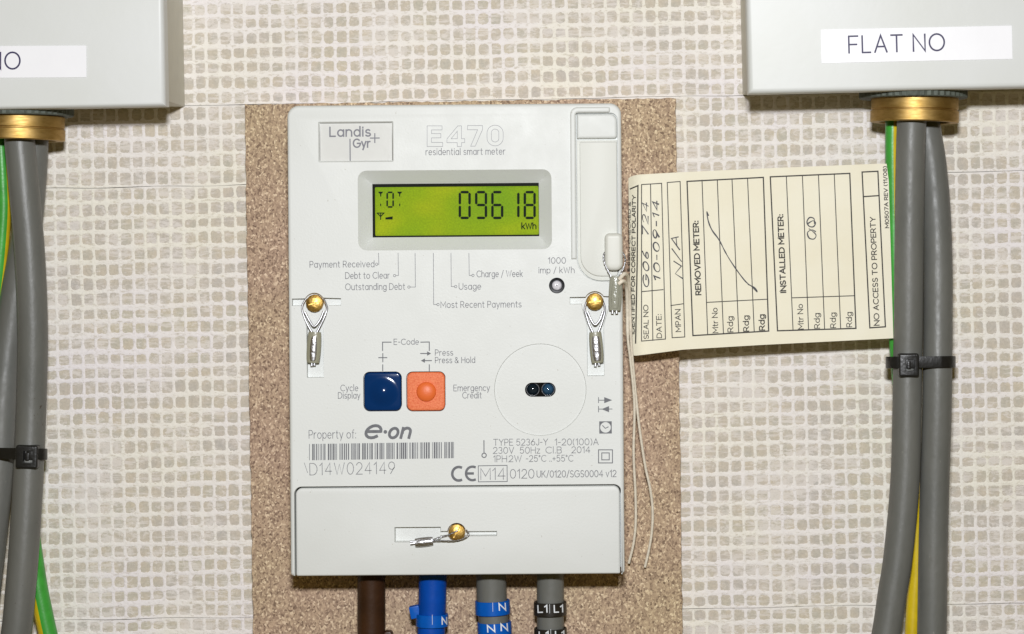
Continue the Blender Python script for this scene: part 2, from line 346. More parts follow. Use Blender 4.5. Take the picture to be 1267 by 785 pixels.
# ------------------------------------------------------------------ single stroke lettering
def arc(cx, cy, rx, ry, a0, a1, n=10): return [(cx + rx * math.cos(R(a0 + (a1 - a0) * k / n)), cy + ry * math.sin(R(a0 + (a1 - a0) * k / n))) for k in range(n + 1)]
G = {
'A': (8, [[(0, 0), (4, 10), (8, 0)], [(1.5, 3.3), (6.5, 3.3)]]),
'B': (6.6, [[(0, 0), (0, 10), (3.6, 10)] + arc(3.8, 7.6, 2.4, 2.4, 90, -90) + [(.4, 5.2)], [(3.9, 5.2)] + arc(3.9, 2.6, 2.7, 2.6, 85, -90) + [(.4, 0)]]),
'C': (8.4, [arc(5, 5, 5, 5, 48, 312, 16)]),
'D': (8, [[(0, 0), (0, 10), (3, 10)] + arc(3, 5, 5, 5, 90, -90, 14) + [(.4, 0)]]),
'E': (6, [[(6, 10), (0, 10), (0, 0), (6, 0)], [(.4, 5.2), (5.2, 5.2)]]),
'F': (6, [[(6, 10), (0, 10), (0, 0)], [(.4, 5), (5.2, 5)]]),
'G': (9.6, [arc(5, 5, 5, 5, 48, 358, 18) + [(5.6, 4.8)]]),
'H': (7.4, [[(0, 0), (0, 10)], [(7.4, 0), (7.4, 10)], [(.4, 5.2), (7, 5.2)]]),
'I': (.6, [[(.3, 0), (.3, 10)]]),
'J': (4.6, [[(4.6, 10), (4.6, 2.3)] + arc(2.3, 2.3, 2.3, 2.3, 0, -170)]),
'K': (7, [[(0, 0), (0, 10)], [(6.4, 10), (.6, 4.4)], [(2.4, 6), (7, 0)]]),
'L': (5.4, [[(0, 10), (0, 0), (5.4, 0)]]),
'M': (9.4, [[(0, 0), (0, 10), (4.7, 3), (9.4, 10), (9.4, 0)]]),
'N': (7.8, [[(0, 0), (0, 10), (7.8, 0), (7.8, 10)]]),
'O': (10, [arc(5, 5, 5, 5, 90, 450, 24)]),
'P': (6.2, [[(0, 0), (0, 10), (3.4, 10)] + arc(3.4, 7.2, 2.8, 2.8, 90, -90) + [(.4, 4.4)]]),
'R': (6.6, [[(0, 0), (0, 10), (3.4, 10)] + arc(3.4, 7.3, 2.7, 2.7, 90, -90) + [(.4, 4.6)], [(3.2, 4.4), (6.6, 0)]]),
'S': (6.2, [arc(3.1, 7.4, 2.8, 2.6, 35, 262) + arc(3.1, 2.4, 3.1, 2.4, 82, -150)]),
'T': (7.4, [[(0, 10), (7.4, 10)], [(3.7, 9.6), (3.7, 0)]]),
'U': (7.4, [[(0, 10), (0, 3.6)] + arc(3.7, 3.6, 3.7, 3.6, 180, 360) + [(7.4, 10)]]),
'V': (8, [[(0, 10), (4, 0), (8, 10)]]),
'W': (11, [[(0, 10), (2.9, 0), (5.5, 9), (8.1, 0), (11, 10)]]),
'Y': (7.6, [[(0, 10), (3.8, 4.8), (7.6, 10)], [(3.8, 4.4), (3.8, 0)]]),
'0': (7, [arc(3.5, 5, 3.5, 5, 90, 450, 20)]),
'1': (3, [[(0, 7.8), (2.6, 10), (2.6, 0)]]),
'2': (6.6, [arc(3.3, 7, 3.1, 3, 165, -38) + [(0, 0), (6.6, 0)]]),
'3': (6.2, [arc(3, 7.5, 2.7, 2.5, 150, -80) , arc(3, 2.6, 3.1, 2.6, 85, -150)]),
'4': (7, [[(5.2, 0), (5.2, 10), (0, 3), (7, 3)]]),
'5': (6.4, [[(5.8, 10), (1.2, 10), (.6, 5.2)] + arc(3.1, 3.2, 3.2, 3.2, 125, -150, 12)]),
'6': (6.6, [[(4.6, 10), (.7, 5)] + arc(3.3, 3.2, 3.3, 3.2, 150, 510, 18)]),
'^': (5.4, [[(4.2, 10.4), (2.0, 7.6), (.3, 3.4)] + arc(2.8, 2.2, 2.5, 2.2, 165, 520, 14)]),     # handwritten six
'7': (6.6, [[(0, 10), (6.6, 10), (2.4, 0)]]),
'8': (6.4, [arc(3.2, 7.6, 2.6, 2.4, 270, 630, 16), arc(3.2, 2.6, 3.2, 2.6, 90, 450, 16)]),
'9': (6.6, [[(2, 0), (5.9, 5)] + arc(3.3, 6.8, 3.3, 3.2, -30, 330, 18)]),
'a': (6, [arc(3, 3.5, 3, 3.5, 0, 360, 16), [(6, 7), (6, 0)]]),
'b': (6, [arc(3, 3.5, 3, 3.5, 180, 540, 16), [(0, 10.5), (0, 0)]]),
'c': (5.2, [arc(3, 3.5, 3, 3.5, 48, 312, 12)]),
'd': (6, [arc(3, 3.5, 3, 3.5, 0, 360, 16), [(6, 10.5), (6, 0)]]),
'e': (6, [[(.5, 3.6), (5.6, 3.6)], arc(3, 3.5, 3, 3.5, 2, 312, 14)]),
'f': (3.4, [[(3.4, 10.3)] + arc(3, 8.7, 1.7, 1.7, 100, 180, 5) + [(1.3, 0)], [(0, 6.8), (3.2, 6.8)]]),
'g': (6, [arc(3, 3.5, 3, 3.5, 0, 360, 16), [(6, 7), (6, -.4)] + arc(3, -.4, 3, 2.6, 0, -150)]),
'h': (5.6, [[(0, 10.5), (0, 0)], [(.2, 3.6)] + arc(2.8, 4.2, 2.8, 2.8, 170, 0) + [(5.6, 0)]]),
'i': (.6, [[(.3, 7), (.3, 0)], [(.3, 9.8), (.3, 9)]]),
'k': (5.2, [[(0, 10.5), (0, 0)], [(4.8, 7), (.5, 3)], [(1.8, 4.2), (5.2, 0)]]),
'l': (.6, [[(.3, 10.5), (.3, 0)]]),
'm': (9.4, [[(0, 7), (0, 0)], [(.2, 4.4)] + arc(2.4, 4.7, 2.3, 2.3, 170, 0) + [(4.7, 0)], [(4.9, 4.4)] + arc(7.1, 4.7, 2.3, 2.3, 170, 0) + [(9.4, 0)]]),
'n': (5.6, [[(0, 7), (0, 0)], [(.2, 3.8)] + arc(2.8, 4.2, 2.8, 2.8, 170, 0) + [(5.6, 0)]]),
'o': (6.6, [arc(3.3, 3.5, 3.3, 3.5, 90, 450, 18)]),
'p': (6, [arc(3, 3.5, 3, 3.5, 180, 540, 16), [(0, 7), (0, -3)]]),
'r': (3.4, [[(0, 7), (0, 0)], [(.2, 4.2)] + arc(2.8, 4.4, 2.6, 2.6, 170, 75, 6)]),
's': (4.8, [arc(2.4, 5.2, 2.1, 1.8, 35, 262) + arc(2.4, 1.7, 2.4, 1.7, 82, -150)]),
't': (3.6, [[(1.4, 9.4), (1.4, 1.4)] + arc(2.8, 1.4, 1.4, 1.4, 180, 290, 5), [(0, 6.8), (3.4, 6.8)]]),
'u': (5.6, [[(0, 7), (0, 2.8)] + arc(2.8, 2.8, 2.8, 2.8, 180, 355) + [(5.6, 7)], [(5.6, 3), (5.6, 0)]]),
'v': (5.6, [[(0, 7), (2.8, 0), (5.6, 7)]]),
'y': (5.8, [[(0, 7), (2.9, 0)], [(5.8, 7), (1.6, -3)]]),
'z': (4.8, [[(0, 7), (4.6, 7), (0, 0), (4.8, 0)]]),
'.': (.6, [[(.3, 0), (.3, .8)]]),
':': (.6, [[(.3, 0), (.3, .8)], [(.3, 5.6), (.3, 6.4)]]),
'/': (4.4, [[(0, -1), (4.4, 10.6)]]),
'(': (2.4, [arc(4.4, 4.6, 4.4, 6.4, 125, 235, 8)]),
')': (2.4, [arc(-2, 4.6, 4.4, 6.4, 55, -55, 8)]),
'-': (3.6, [[(0, 4.4), (3.6, 4.4)]]),
'+': (5, [[(0, 4.4), (5, 4.4)], [(2.5, 1.9), (2.5, 6.9)]]),
'&': (7.4, [[(7.2, 0), (1.6, 7)] + arc(3, 8.1, 1.8, 1.7, 200, -60, 10) + [(1.4, 4.4)] + arc(2.9, 2.4, 2.9, 2.4, 120, 330, 10) + [(6.8, 4.2)]]),
'*': (2.4, [arc(1.2, 8.8, 1.2, 1.2, 0, 360, 10)]),
'\\': (3, [[(0, 9), (3, -1)]]),
' ': (1.5, []),
}
def text_strokes(s, x, y, cap_h, width=None, ang=0, gap=2.2, slant=0.0, jitter=0.0):
    """polylines in picture coordinates (y down); (x,y) = start of the baseline; ang = turn, anticlockwise"""
    k = cap_h / 10; pen = 0; gl = []
    for ch in s:
        w_, st = G[ch]; gl.append((pen, st)); pen += w_ + gap
    tot = (pen - gap) * k; sx = k * (width / tot if width else 1)
    ca, sa = math.cos(R(ang)), math.sin(R(ang)); out = []
    for px, st in gl:
        jx, jy = random.uniform(-jitter, jitter), random.uniform(-jitter, jitter)
        for ln in st:
            q = []
            for gx, gy in ln:
                a, b = (gx + px + slant * gy + jx) * sx, (gy + jy) * k
                q.append((x + a * ca - b * sa, y - a * sa - b * ca))
            out.append(q)
    return out
def ribbons(mb, lines, wd, mp, h=0.35, step=0.06, closed=False, mi=0, vary_w=0.0):
    """each polyline becomes a flat printed stroke of width wd"""
    for li, ln in enumerate(lines):
        p = [Vector(q) for q in ln]
        cl = closed or (len(p) > 3 and (p[0] - p[-1]).length < 1e-4)
        if cl and (p[0] - p[-1]).length < 1e-4: p = p[:-1]
        q = [p[0]]
        for a in p[1:]:
            if (a - q[-1]).length > 1e-3: q.append(a)
        p = q; n = len(p)
        if n < 2: continue
        L, Rr = [], []
        for i in range(n):
            a = p[i - 1] if (i or cl) else None; b = p[(i + 1) % n] if (i < n - 1 or cl) else None
            n1 = Vector((-(p[i] - a).y, (p[i] - a).x)).normalized() if a is not None else None
            n2 = Vector((-(b - p[i]).y, (b - p[i]).x)).normalized() if b is not None else None
            if n1 is None: m_ = n2
            elif n2 is None: m_ = n1
            else:
                m_ = n1 + n2; m_ = m_ / max(0.5, m_.length_squared) * 2
            e = Vector((0, 0))
            if not cl and i == 0: e = (p[0] - p[1]).normalized() * wd * .4
            if not cl and i == n - 1: e = (p[-1] - p[-2]).normalized() * wd * .4
            wv = wd * (1 + vary_w * mnoise.noise(Vector((p[i].x / 7, p[i].y / 7, 1.7))) * 1.6)
            L.append(p[i] + e + m_ * wv / 2); Rr.append(p[i] + e - m_ * wv / 2)
        hh = h + step * (li % 4)
        vs = [mp(a.x, a.y, hh) for a in L] + [mp(a.x, a.y, hh) for a in Rr]
        mb.add(vs, [(i, (i + 1) % n, n + (i + 1) % n, n + i) for i in range(n if cl else n - 1)], mi)
def fill(mb, poly, mp, h=0.35, mi=0): cap(mb, poly, h, mp, (), mi)
# ------------------------------------------------------------------ the wall: white plaster net over recessed squares
wall = MB()
q = 700
wall.add([W(-q, -q, -3.2), W(PW + q, -q, -3.2), W(PW + q, PH + q, -3.2), W(-q, PH + q, -3.2)], [(0, 1, 2, 3)])
wall_o = wall.build('wall', 'gap'); tag(wall_o, 'white plastered wall with a fine grid of beige squares', 'wall', kind='structure')
WA = 1.05                                        # the wall's courses climb to the right
wm = plane_map(0, WA, (200, 130))
def wav(x, y, k, amp): return amp * mnoise.noise(Vector((x / k, y / k, 3.1)))
def wmap(x, y, h=0.0):
    return wm(x + wav(x, y * 1.3 + 900, 60, 0.8), y + wav(x * 0.6, y + 40, 46, 2.0) , h)
PX = 15.95; X0 = -190; NCOL = 101
seams = [(-160, 131.5, 17.9), (131.5, 231.0, 18.4), (231.0, 765.5, 18.4), (765.5, 930, 18.1)]
colx = [X0 + i * PX + random.uniform(-0.5, 0.5) for i in range(NCOL + 1)]
board_quad = (330, 150, 820, 900)
cells = []
NS = 20
for pi, (y0, y1, pit) in enumerate(seams):
    nr = round((y1 - y0) / pit); ph = (y1 - y0) / nr
    rows = [y0 + k * ph + (random.uniform(-0.9, 0.9) if 0 < k < nr else 0) for k in range(nr + 1)]
    net = MB()
    for r_ in range(nr):
        ya, yb = rows[r_], rows[r_ + 1]
        ga = lambda c: max(0.06, 0.26 + 0.42 * mnoise.noise(Vector((colx[c] / 55, pi * 7.7, 2))))
        for c_ in range(NCOL):
            xa, xb = colx[c_], colx[c_ + 1]
            cxm, cym = (xa + xb) / 2, (ya + yb) / 2
            ph_ = wm.inv  # design -> picture for the hidden test
            pxp = wm(cxm, cym); ppx = pxp.x / u + PW / 2; ppy = PH / 2 - pxp.z / u
            if board_quad[0] + 14 < ppx < board_quad[2] - 8 and ppy > board_quad[1]: continue
            # rectangle boundary and inner outline sampled at the same angles
            gl, gr_ = random.uniform(1.1, 1.9), random.uniform(1.1, 1.9)
            gt, gb = random.uniform(1.4, 2.9), random.uniform(1.4, 2.9)
            if mnoise.noise(Vector((cxm / 90, cym / 90, 9))) > 0.15: gt += random.uniform(0, 1.2); gb += random.uniform(0, 1.2)
            thick = 1.5 * mnoise.noise(Vector((cxm / 130, cym / 14, 4)))
            gt = max(1.0, gt + thick); gb = max(1.0, gb + thick * .8)
            ia, ib, ja, jb = xa + gl, xb - gr_, ya + gt, yb - gb
            mx, my, hx, hy = (ia + ib) / 2, (ja + jb) / 2, (ib - ia) / 2, (jb - ja) / 2
            pe = random.choice((random.uniform(3.5, 6), random.uniform(6, 14), random.uniform(6, 14)))
            outer, inner = [], []
            for k in range(NS):
                t = 2 * math.pi * (k + 0.5) / NS; ct, st = math.cos(t), math.sin(t)
                rr = 1 / (abs(ct) ** pe + abs(st) ** pe) ** (1 / pe)
                jit = 1 + random.uniform(-0.10, 0.055) * (1.25 if abs(st) > .7 else .8)
                inner.append((mx + hx * rr * ct * jit, my + hy * rr * st * jit))
                mr = 1 / max(abs(ct), abs(st))
                outer.append(((xa + xb) / 2 + (xb - xa) / 2 * mr * ct, (ya + yb) / 2 + (yb - ya) / 2 * mr * st))
            # add the exact corners: snap nearest boundary samples
            for cxr, cyr in ((xa, ya), (xb, ya), (xb, yb), (xa, yb)):
                kk = min(range(NS), key=lambda k: (outer[k][0] - cxr) ** 2 + (outer[k][1] - cyr) ** 2); outer[kk] = (cxr, cyr)
            if r_ == 0: outer = [(a, b + (ga(c_) if a < cxm else ga(c_ + 1)) if abs(b - ya) < 1e-6 else b) for a, b in outer]
            if r_ == nr - 1: outer = [(a, b - (ga(c_) if a < cxm else ga(c_ + 1)) if abs(b - yb) < 1e-6 else b) for a, b in outer]
            lip = [((a * 0.75 + b * 0.25), (c * 0.75 + d * 0.25)) for (a, c), (b, d) in zip(inner, outer)]
            inn = [(mx + (a - mx) * 0.93, my + (b - my) * 0.93) for a, b in inner]
            loft(net, [(outer, 0.0), (lip, 0.1), (inner, -0.2), (inn, -0.62)], wmap)
            vis = 0
            if -4 < ppx < PW + 4 and -4 < ppy < PH + 4: vis = 1
            sq = [(mx + (a - mx) * 0.985, my + (b - my) * 0.985) for a, b in inner]
            cells.append((vis, ppx, ppy, area(inner), sq, (mx, my)))
    po = net.build('wall_panel', 'plaster', wall_o, sharp=50)
    po['kind'] = 'structure'
def covered(x, y):
    return (x < 232 and y < 150) or (x > 915 and y < 150) or (770 < x < 1190 and 195 < y < 445) or (300 < x < 850 and y > 118) or x < 75 or (1075 < x < 1190)
full = sorted([c for c in cells if c[0] and 8 < c[1] < PW - 8 and 8 < c[2] < PH - 8 and not covered(c[1], c[2])], key=lambda c: -c[3])
pick = set(id(c) for c in full[:300])
rest = MB(); NSQ = 0
for c in cells:
    vis, px, py, ar, poly, ctr = c
    mb = MB() if id(c) in pick else rest
    n = len(poly)
    vs = [wmap(ctr[0], ctr[1], -0.3 + random.uniform(-.12, .12))] + [wmap(a, b, -0.45) for a, b in poly]
    mb.add(vs, [(0, 1 + k, 1 + (k + 1) % n) for k in range(n)])
    if id(c) in pick:
        mb.build('grid_square', 'grid_square', wall_o, sharp=None, recalc=False)
ro = rest.build('grid_square_field', 'grid_square', wall_o, sharp=None, recalc=False); ro['kind'] = 'stuff'

# ------------------------------------------------------------------ particle board
def rough_edge(a, b, n, amp): 
    return [(a[0] + (b[0] - a[0]) * k / n + random.uniform(-amp, amp), a[1] + (b[1] - a[1]) * k / n + random.uniform(-amp, amp)) for k in range(n)]
bp = rough_edge((302.5, 129.5), (836, 121.5), 90, 0.8) + rough_edge((836, 121.5), (847, 960), 110, 0.8) + rough_edge((847, 960), (316, 960), 10, 0.3) + rough_edge((316, 960), (302.5, 129.5), 110, 0.8)
pm = plane_map(28)
mb = MB(); solid(mb, bp, -28.5, 0, pm, bev=1.2, seg=2)
o = mb.build('backing_board', 'particle_board'); tag(o, 'brown particle board screwed to the wall behind the meter', 'board')

# ------------------------------------------------------------------ the meter
dF = 135.0
mm = plane_map(dF, 0.45, (565, 420)); I = mm.inv
meter = empty('electricity_meter', mm(565, 712, -107), 'pale grey electricity meter with green digital display and blue and orange buttons', 'meter')
X0m, Y0m, X1m, Y1m = 357.3, 129.4, 770.7, 711.6
# case outline with the notch for the terminal cover
corners = [(X0m, Y0m, 14), (X1m, Y0m, 14), (X1m, Y1m, 4), (766.9, Y1m, 0), (766.9, 601.4, 9), (362.7, 601.4, 9), (362.7, Y1m, 0), (X0m, Y1m, 4)]
cp = rpoly(corners, 7)
wts = [0.2 if (361 < x < 768.5 and y > 599) else 1.0 for x, y in cp]
def keyhole(cx, cy, wl, wr):
    a = [(wr, -6), (wr, 3), (17.5, 3), (17, 8), (11, 29), (11, 92), (-10, 92), (-10, 29), (-16, 8), (-16.5, 3), (-wl, 3), (-wl, -6)]
    a += [(13 * math.cos(R(t)), -13 * math.sin(R(t))) for t in range(152, 27, -12)]
    return [(cx + x, cy + y) for x, y in a]
s1, s2 = I(389, 375.5), I(736, 373.5)
bz = I(442.5, 211.5) + I(683, 308.5); bez = rrect(bz[0], bz[1], bz[2], bz[3], 11)
lg = I(393.5, 151) + I(487, 200.5)
oc = I(668.5, 482.5)
b1 = I(450, 460.8) + I(497, 508.5); b2 = I(503, 460.6) + I(551, 508.5)
led = I(689, 353.5)
holes = [
    (bez, 19, 16.2, False, 0),
    (rrect(*lg, 1.5, 3), 3.2, 1.8, True, 0),
    (keyhole(s1[0], s1[1], 27.8, 33), 9, 0.4, True, 0),
    (keyhole(s2[0], s2[1], 31, 29), 9, 0.4, True, 0),
    (circ(oc[0], oc[1], 57, 64), 1.4, 0.5, False, 0),
    (rrect(b1[0] - .6, b1[1] - .6, b1[2] + .6, b1[3] + .6, 8), 9, 0, True, 0),
    (rrect(b2[0] - .6, b2[1] - .6, b2[2] + .6, b2[3] + .6, 8), 9, 0, True, 0),
    (circ(led[0], led[1], 9.6, 28), 6, 0, True, 0),
    (rpoly([(714.5, 141.2, 2), (766.3, 141.2, 9), (766.3, 350, 2), (714.5, 350, 29)], 8), 6.5, 0.3, True, 0),
]
mb = MB()
solid(mb, cp, -44, 0, mm, bev=4.0, seg=4, holes=holes, w=wts)
solid(mb, rrect(X0m + 2.2, Y0m + 2.2, X1m - 2.2, Y1m - 3, (12, 12, 3, 3)), -107, -38, mm, bev=0, back=True)
# raised rib at the top right and steps round the flap
rib = rpoly([(707.6, 322, 0), (707.6, 134.0, 9), (757, 134.0, 2.5), (757, 140.9, 2.5), (714.2, 140.9, 3.5), (714.2, 322, 0)], 5)
solid(mb, rib, -0.5, 3.6, mm, bev=2.4, seg=5)
mb.build('case', 'meter_plastic', meter)
mb = MB(); solid(mb, rrect(715.6, 142.4, 765.6, 173.2, (0, 9, 4, 0)), -6.5, 0.6, mm, bev=3.6, seg=5)
mb.build('flap_catch', 'meter_plastic', meter)
mb = MB(); solid(mb, rpoly([(715.4, 175, 0), (765.4, 175, 0), (765.4, 349, 3), (715.4, 349, 29)], 8), -6.5, -2.6, mm, bev=0.8, seg=2)
solid(mb, rpoly([(719, 176.6, 1), (764.8, 176.6, 1), (764.8, 343.5, 3), (719, 343.5, 25)], 8), -3.5, 0.2, mm, bev=1.2, seg=3)
mb.build('service_flap', 'smooth_plastic', meter)
h_ = I(748, 289) + I(770.5, 335)
mb = MB(); solid(mb, rrect(h_[0], h_[1], h_[2], h_[3], (6, 6, 9, 9)), -0.5, 13, mm, bev=4.5, seg=6); mb.build('seal_hasp', 'hasp_plastic', meter)
# optical port
mb = MB(); st = rrect(oc[0] - 19, oc[1] - 8.8, oc[0] + 19, oc[1] + 8.8, 8.7, 9)
solid(mb, circ(oc[0], oc[1], 56.4, 64), -20, -1.4, mm, holes=[(st, 10, 0.3, False, 0)])
port = mb.build('optical_port', 'meter_plastic', meter)
mb = MB(); cap(mb, inset(st, .3), -10.5, mm); loft(mb, [(inset(st, .35), -10.5), (inset(st, .3), -2.4)], mm)
mb.build('port_well', 'black_gloss', port)
for k, (dx, mt) in enumerate(((-9.5, 'lens'), (9.5, 'lens_blue'))):
    mb = MB(); lathe(mb, mm(oc[0] + dx, oc[1], -10.4), Vector((0, -1, 0)), [(7 * u, 0)] + [(6.4 * u * math.cos(R(t)), (1 + 5 * math.sin(R(t))) * u) for t in range(0, 91, 15)], 24)
    mb.build('port_lens', mt, port)
    mb = MB(); lathe(mb, mm(oc[0] + dx, oc[1], -10.4), Vector((0, -1, 0)), [(7.1 * u, 0), (7.1 * u, 2 * u), (7.9 * u, 2 * u), (7.9 * u, 0)], 28); mb.build('lens_rim', 'lens_rim', port)
# bezel floor, display
lb = inset(bez, 16.2)
mb = MB(); x0, y0 = I(459.5, 227.5); x1, y1 = I(667.5, 293.8)
g = rrect(x0 + 2.4, y0 + 3.8, x1 - 1.2, y1 - 3.4, 1.5, 3)
solid(mb, rrect(x0 - 3, y0 - 3, x1 + 3, y1 + 3, 2, 3), -24, -19.2, mm, holes=[(g, 1.6, 0, False, 0)])
disp = mb.build('display', 'lcd_black', meter)
mb = MB(); cap(mb, rrect(x0 - 1, y0 - 1, x1 + 1, y1 + 1, 1, 2), -20.8, mm)
mb.build('display_screen', 'lcd_green', disp)
inkH = -20.8 + 0.35
def hexa(ax, ay, bx, by, t):
    d = Vector((bx - ax, by - ay)).normalized(); n_ = Vector((-d.y, d.x)); a, b = Vector((ax, ay)), Vector((bx, by)); e = t * 0.5
    return [tuple(a), tuple(a + d * e + n_ * e), tuple(b - d * e + n_ * e), tuple(b), tuple(b - d * e - n_ * e), tuple(a + d * e - n_ * e)]
SEG = {'0': 'abcdef', '1': 'bc', '8': 'abcdefg', '9': 'abcdfg', '6': 'acdefg'}
def seven(mb, ch, xa, ya, xb, yb, t, gp=0.5):
    xa += t / 2; xb -= t / 2; ya += t / 2; yb -= t / 2; ym = (ya + yb) / 2
    S = {'a': (xa, ya, xb, ya), 'b': (xb, ya, xb, ym), 'c': (xb, ym, xb, yb), 'd': (xa, yb, xb, yb), 'e': (xa, ym, xa, yb), 'f': (xa, ya, xa, ym), 'g': (xa, ym, xb, ym)}
    for s_ in SEG[ch]:
        ax, ay, bx, by = S[s_]; d = Vector((bx - ax, by - ay)).normalized() * gp
        fill(mb, [mm.inv(*p) for p in hexa(ax + d.x, ay + d.y, bx - d.x, by - d.y, t)], mm, inkH)
for ch, xa in zip('09618', (566.2, 586.6, 606.8, 627.0, 647.2)):
    mb = MB(); seven(mb, ch, xa, 236.0, xa + 15.2, 271.2, 3.1); mb.build('display_digit', 'lcd_ink', disp)
mb = MB(); seven(mb, '0', 476.2, 236.8, 485.6, 257, 2.0); mb.build('display_digit', 'lcd_ink', disp)
def P(pts): return [mm.inv(*p) for p in pts]
mb = MB()
for tx in (469, 492.7):
    fill(mb, P([(tx - 3, 237), (tx + 3, 237), (tx + 2.2, 238.8), (tx + .9, 239.4), (tx + .6, 243), (tx - .5, 243), (tx - .7, 239.4), (tx - 2.2, 238.8)]), mm, inkH)
    fill(mb, P([(tx - .5, 251.5), (tx + .9, 252.5), (tx + .5, 255), (tx - .5, 255)]), mm, inkH)
ribbons(mb, [P([(464.5, 263.6), (473.4, 263.6)]), P([(465, 263.8), (469, 268)]), P([(473, 263.8), (469, 268)]), P([(469, 263.8), (469, 271.6)])], 1.1, mm, inkH)
fill(mb, P([(475, 269.2), (484, 267.8), (484, 271.6), (475, 271.6)]), mm, inkH)
mb.build('display_icon', 'lcd_ink', disp)
mb = MB(); ribbons(mb, text_strokes('kWh', *I(645, 283.4), 7.2, 17.6, gap=2), 1.25, mm, inkH); mb.build('display_lettering', 'lcd_ink', disp)
# buttons
for nm, b, mt, dm in (('button', b1, 'button_blue', 'button_blue'), ('button', b2, 'button_orange', 'button_dome')):
    mb = MB(); solid(mb, rrect(b[0] + .3, b[1] + .3, b[2] - .3, b[3] - .3, 7.2), -8.5, 0.6, mm, bev=2.2, seg=4)
    bo = mb.build(nm, mt, meter); bo['label'] = 'glossy dark blue square push button' if mt == 'button_blue' else 'matt orange square push button'
    cxb, cyb = (b[0] + b[2]) / 2, (b[1] + b[3]) / 2; mb = MB(); rr = 12.3 * u * (1 - dF / D)
    if mt == 'button_blue': prof = [(q_ * u, (0.5 + 2.6 * (1 + math.cos(math.pi * q_ / 20))) * u) for q_ in (20, 18, 16, 14, 12, 10, 8, 6, 4, 2.5, 1, .02)]
    else: prof = [(rr * math.cos(R(t)), (0.55 + 5.0 * math.sin(R(t))) * u) for t in range(0, 91, 10)]
    lathe(mb, mm(cxb + .5, cyb + .5, 0), Vector((0, -1, 0)), prof, 40); mb.build('button_dome', dm, bo)
# pulse light
mb = MB(); lathe(mb, mm(led[0], led[1], 0), Vector((0, -1, 0)), [(9.3 * u, -5 * u), (9.3 * u, .4 * u), (8.6 * u, .8 * u), (6.4 * u, .6 * u), (5.9 * u, -2 * u), (0.01 * u, -2 * u)], 32)
lo = mb.build('indicator_lamp', 'lamp_ring', meter)
mb = MB(); lathe(mb, mm(led[0], led[1], -1.8), Vector((0, -1, 0)), [(5.9 * u, 0)] + [(5.7 * u * math.cos(R(t)), (.4 + 3.2 * math.sin(R(t))) * u) for t in range(0, 91, 12)], 24); mb.build('lamp_lens', 'led_lens', lo)
# seal screws
def screw(px, py, r, name='seal_screw', h=0.0, turn=25):
    x, y = I(px, py); k = u * (1 - dF / D); mb = MB()
    # domed head with a shallow slot
    prof = [(r * 1.0 * k, -9 * u), (r * k, (h + 2.4) * u), (r * .95 * k, (h + 3.2) * u), (r * .72 * k, (h + 4.2) * u), (r * .4 * k, (h + 4.9) * u), (r * .12 * k, (h + 5.2) * u), (0.02 * k, (h + 5.2) * u)]
    lathe(mb, mm(x, y, 0), Vector((0, -1, 0)), prof, 14)
    so = mb.build(name, 'screw_brass', meter, sharp=22)
    mb = MB(); ca, sa = math.cos(R(turn)), math.sin(R(turn))
    hw, hl = 1.0, r * .72
    pl = [(x + a * ca - b * sa, y - a * sa - b * ca) for a, b in ((-hl, -hw), (hl, -hw), (hl, hw), (-hl, hw))]
    solid(mb, pl, h + 3.0, h + 5.45, mm, bev=.3, seg=1); mb.build('screw_slot', 'screw_brass', so)
screw(389, 375.5, 10.8, h=-3.5, turn=15); screw(736, 373.5, 10.8, h=-3.5, turn=5)
# terminal cover
cov = rrect(364.4, 602.9, 765.2, Y1m, (8, 8, 2, 2), 7)
s3 = I(565, 659)
def slot_cov():
    a0 = I(488, 652.5); a1 = I(545.5, 671)
    x0, y0, x1, y1 = a0[0], a0[1], a1[0], a1[1]; cx, cy = s3
    pl = [(x0, y0), (x1, y0), (x1, cy - 1.8), (cx - 11.2, cy - 1.8)]
    pl += [(cx + 11.8 * math.cos(R(t)), cy - 11.8 * math.sin(R(t))) for t in range(171, 8, -16)]
    pl += [(cx + 11.6, cy - 1.4), (cx + 50, cy - 1.4), (cx + 50, cy + 5), (cx + 11, cy + 5)]
    pl += [(cx + 11.8 * math.cos(R(t)), cy - 11.8 * math.sin(R(t))) for t in range(-27, -154, -18)]
    pl += [(cx - 11, cy + 5), (x1, cy + 5), (x1, y1), (x0, y1)]
    return pl
mb = MB(); solid(mb, cov, -40, 0, mm, bev=2.2, seg=3, holes=[(slot_cov(), 8, 1.2, True, 0)]); mb.build('terminal_cover', 'meter_plastic', meter)
screw(565, 659, 10.4, h=-2, turn=60)
# nameplate
mb = MB(); np_ = inset(rrect(*lg, 1.5, 3), 2.0); solid(mb, np_, -6, -2.9, mm, bev=.2, seg=1); mb.build('nameplate', 'nameplate', meter)
mb = MB()
ribbons(mb, text_strokes('Landis', *I(408, 168.8), 11.2, 50, gap=2.6), 1.85, mm, -2.9 + .3)
ribbons(mb, text_strokes('Gyr', *I(437, 182.4), 10, 20.5, gap=2.4), 1.85, mm, -2.9 + .3)
ribbons(mb, [P([(458, 171), (469, 170.9)]), P([(463.5, 165.5), (463.5, 176.5)]), P([(432.8, 172.5), (433, 198.5)])], 1.4, mm, -2.9 + .3)
mb.build('nameplate_lettering', 'logo_grey', meter)
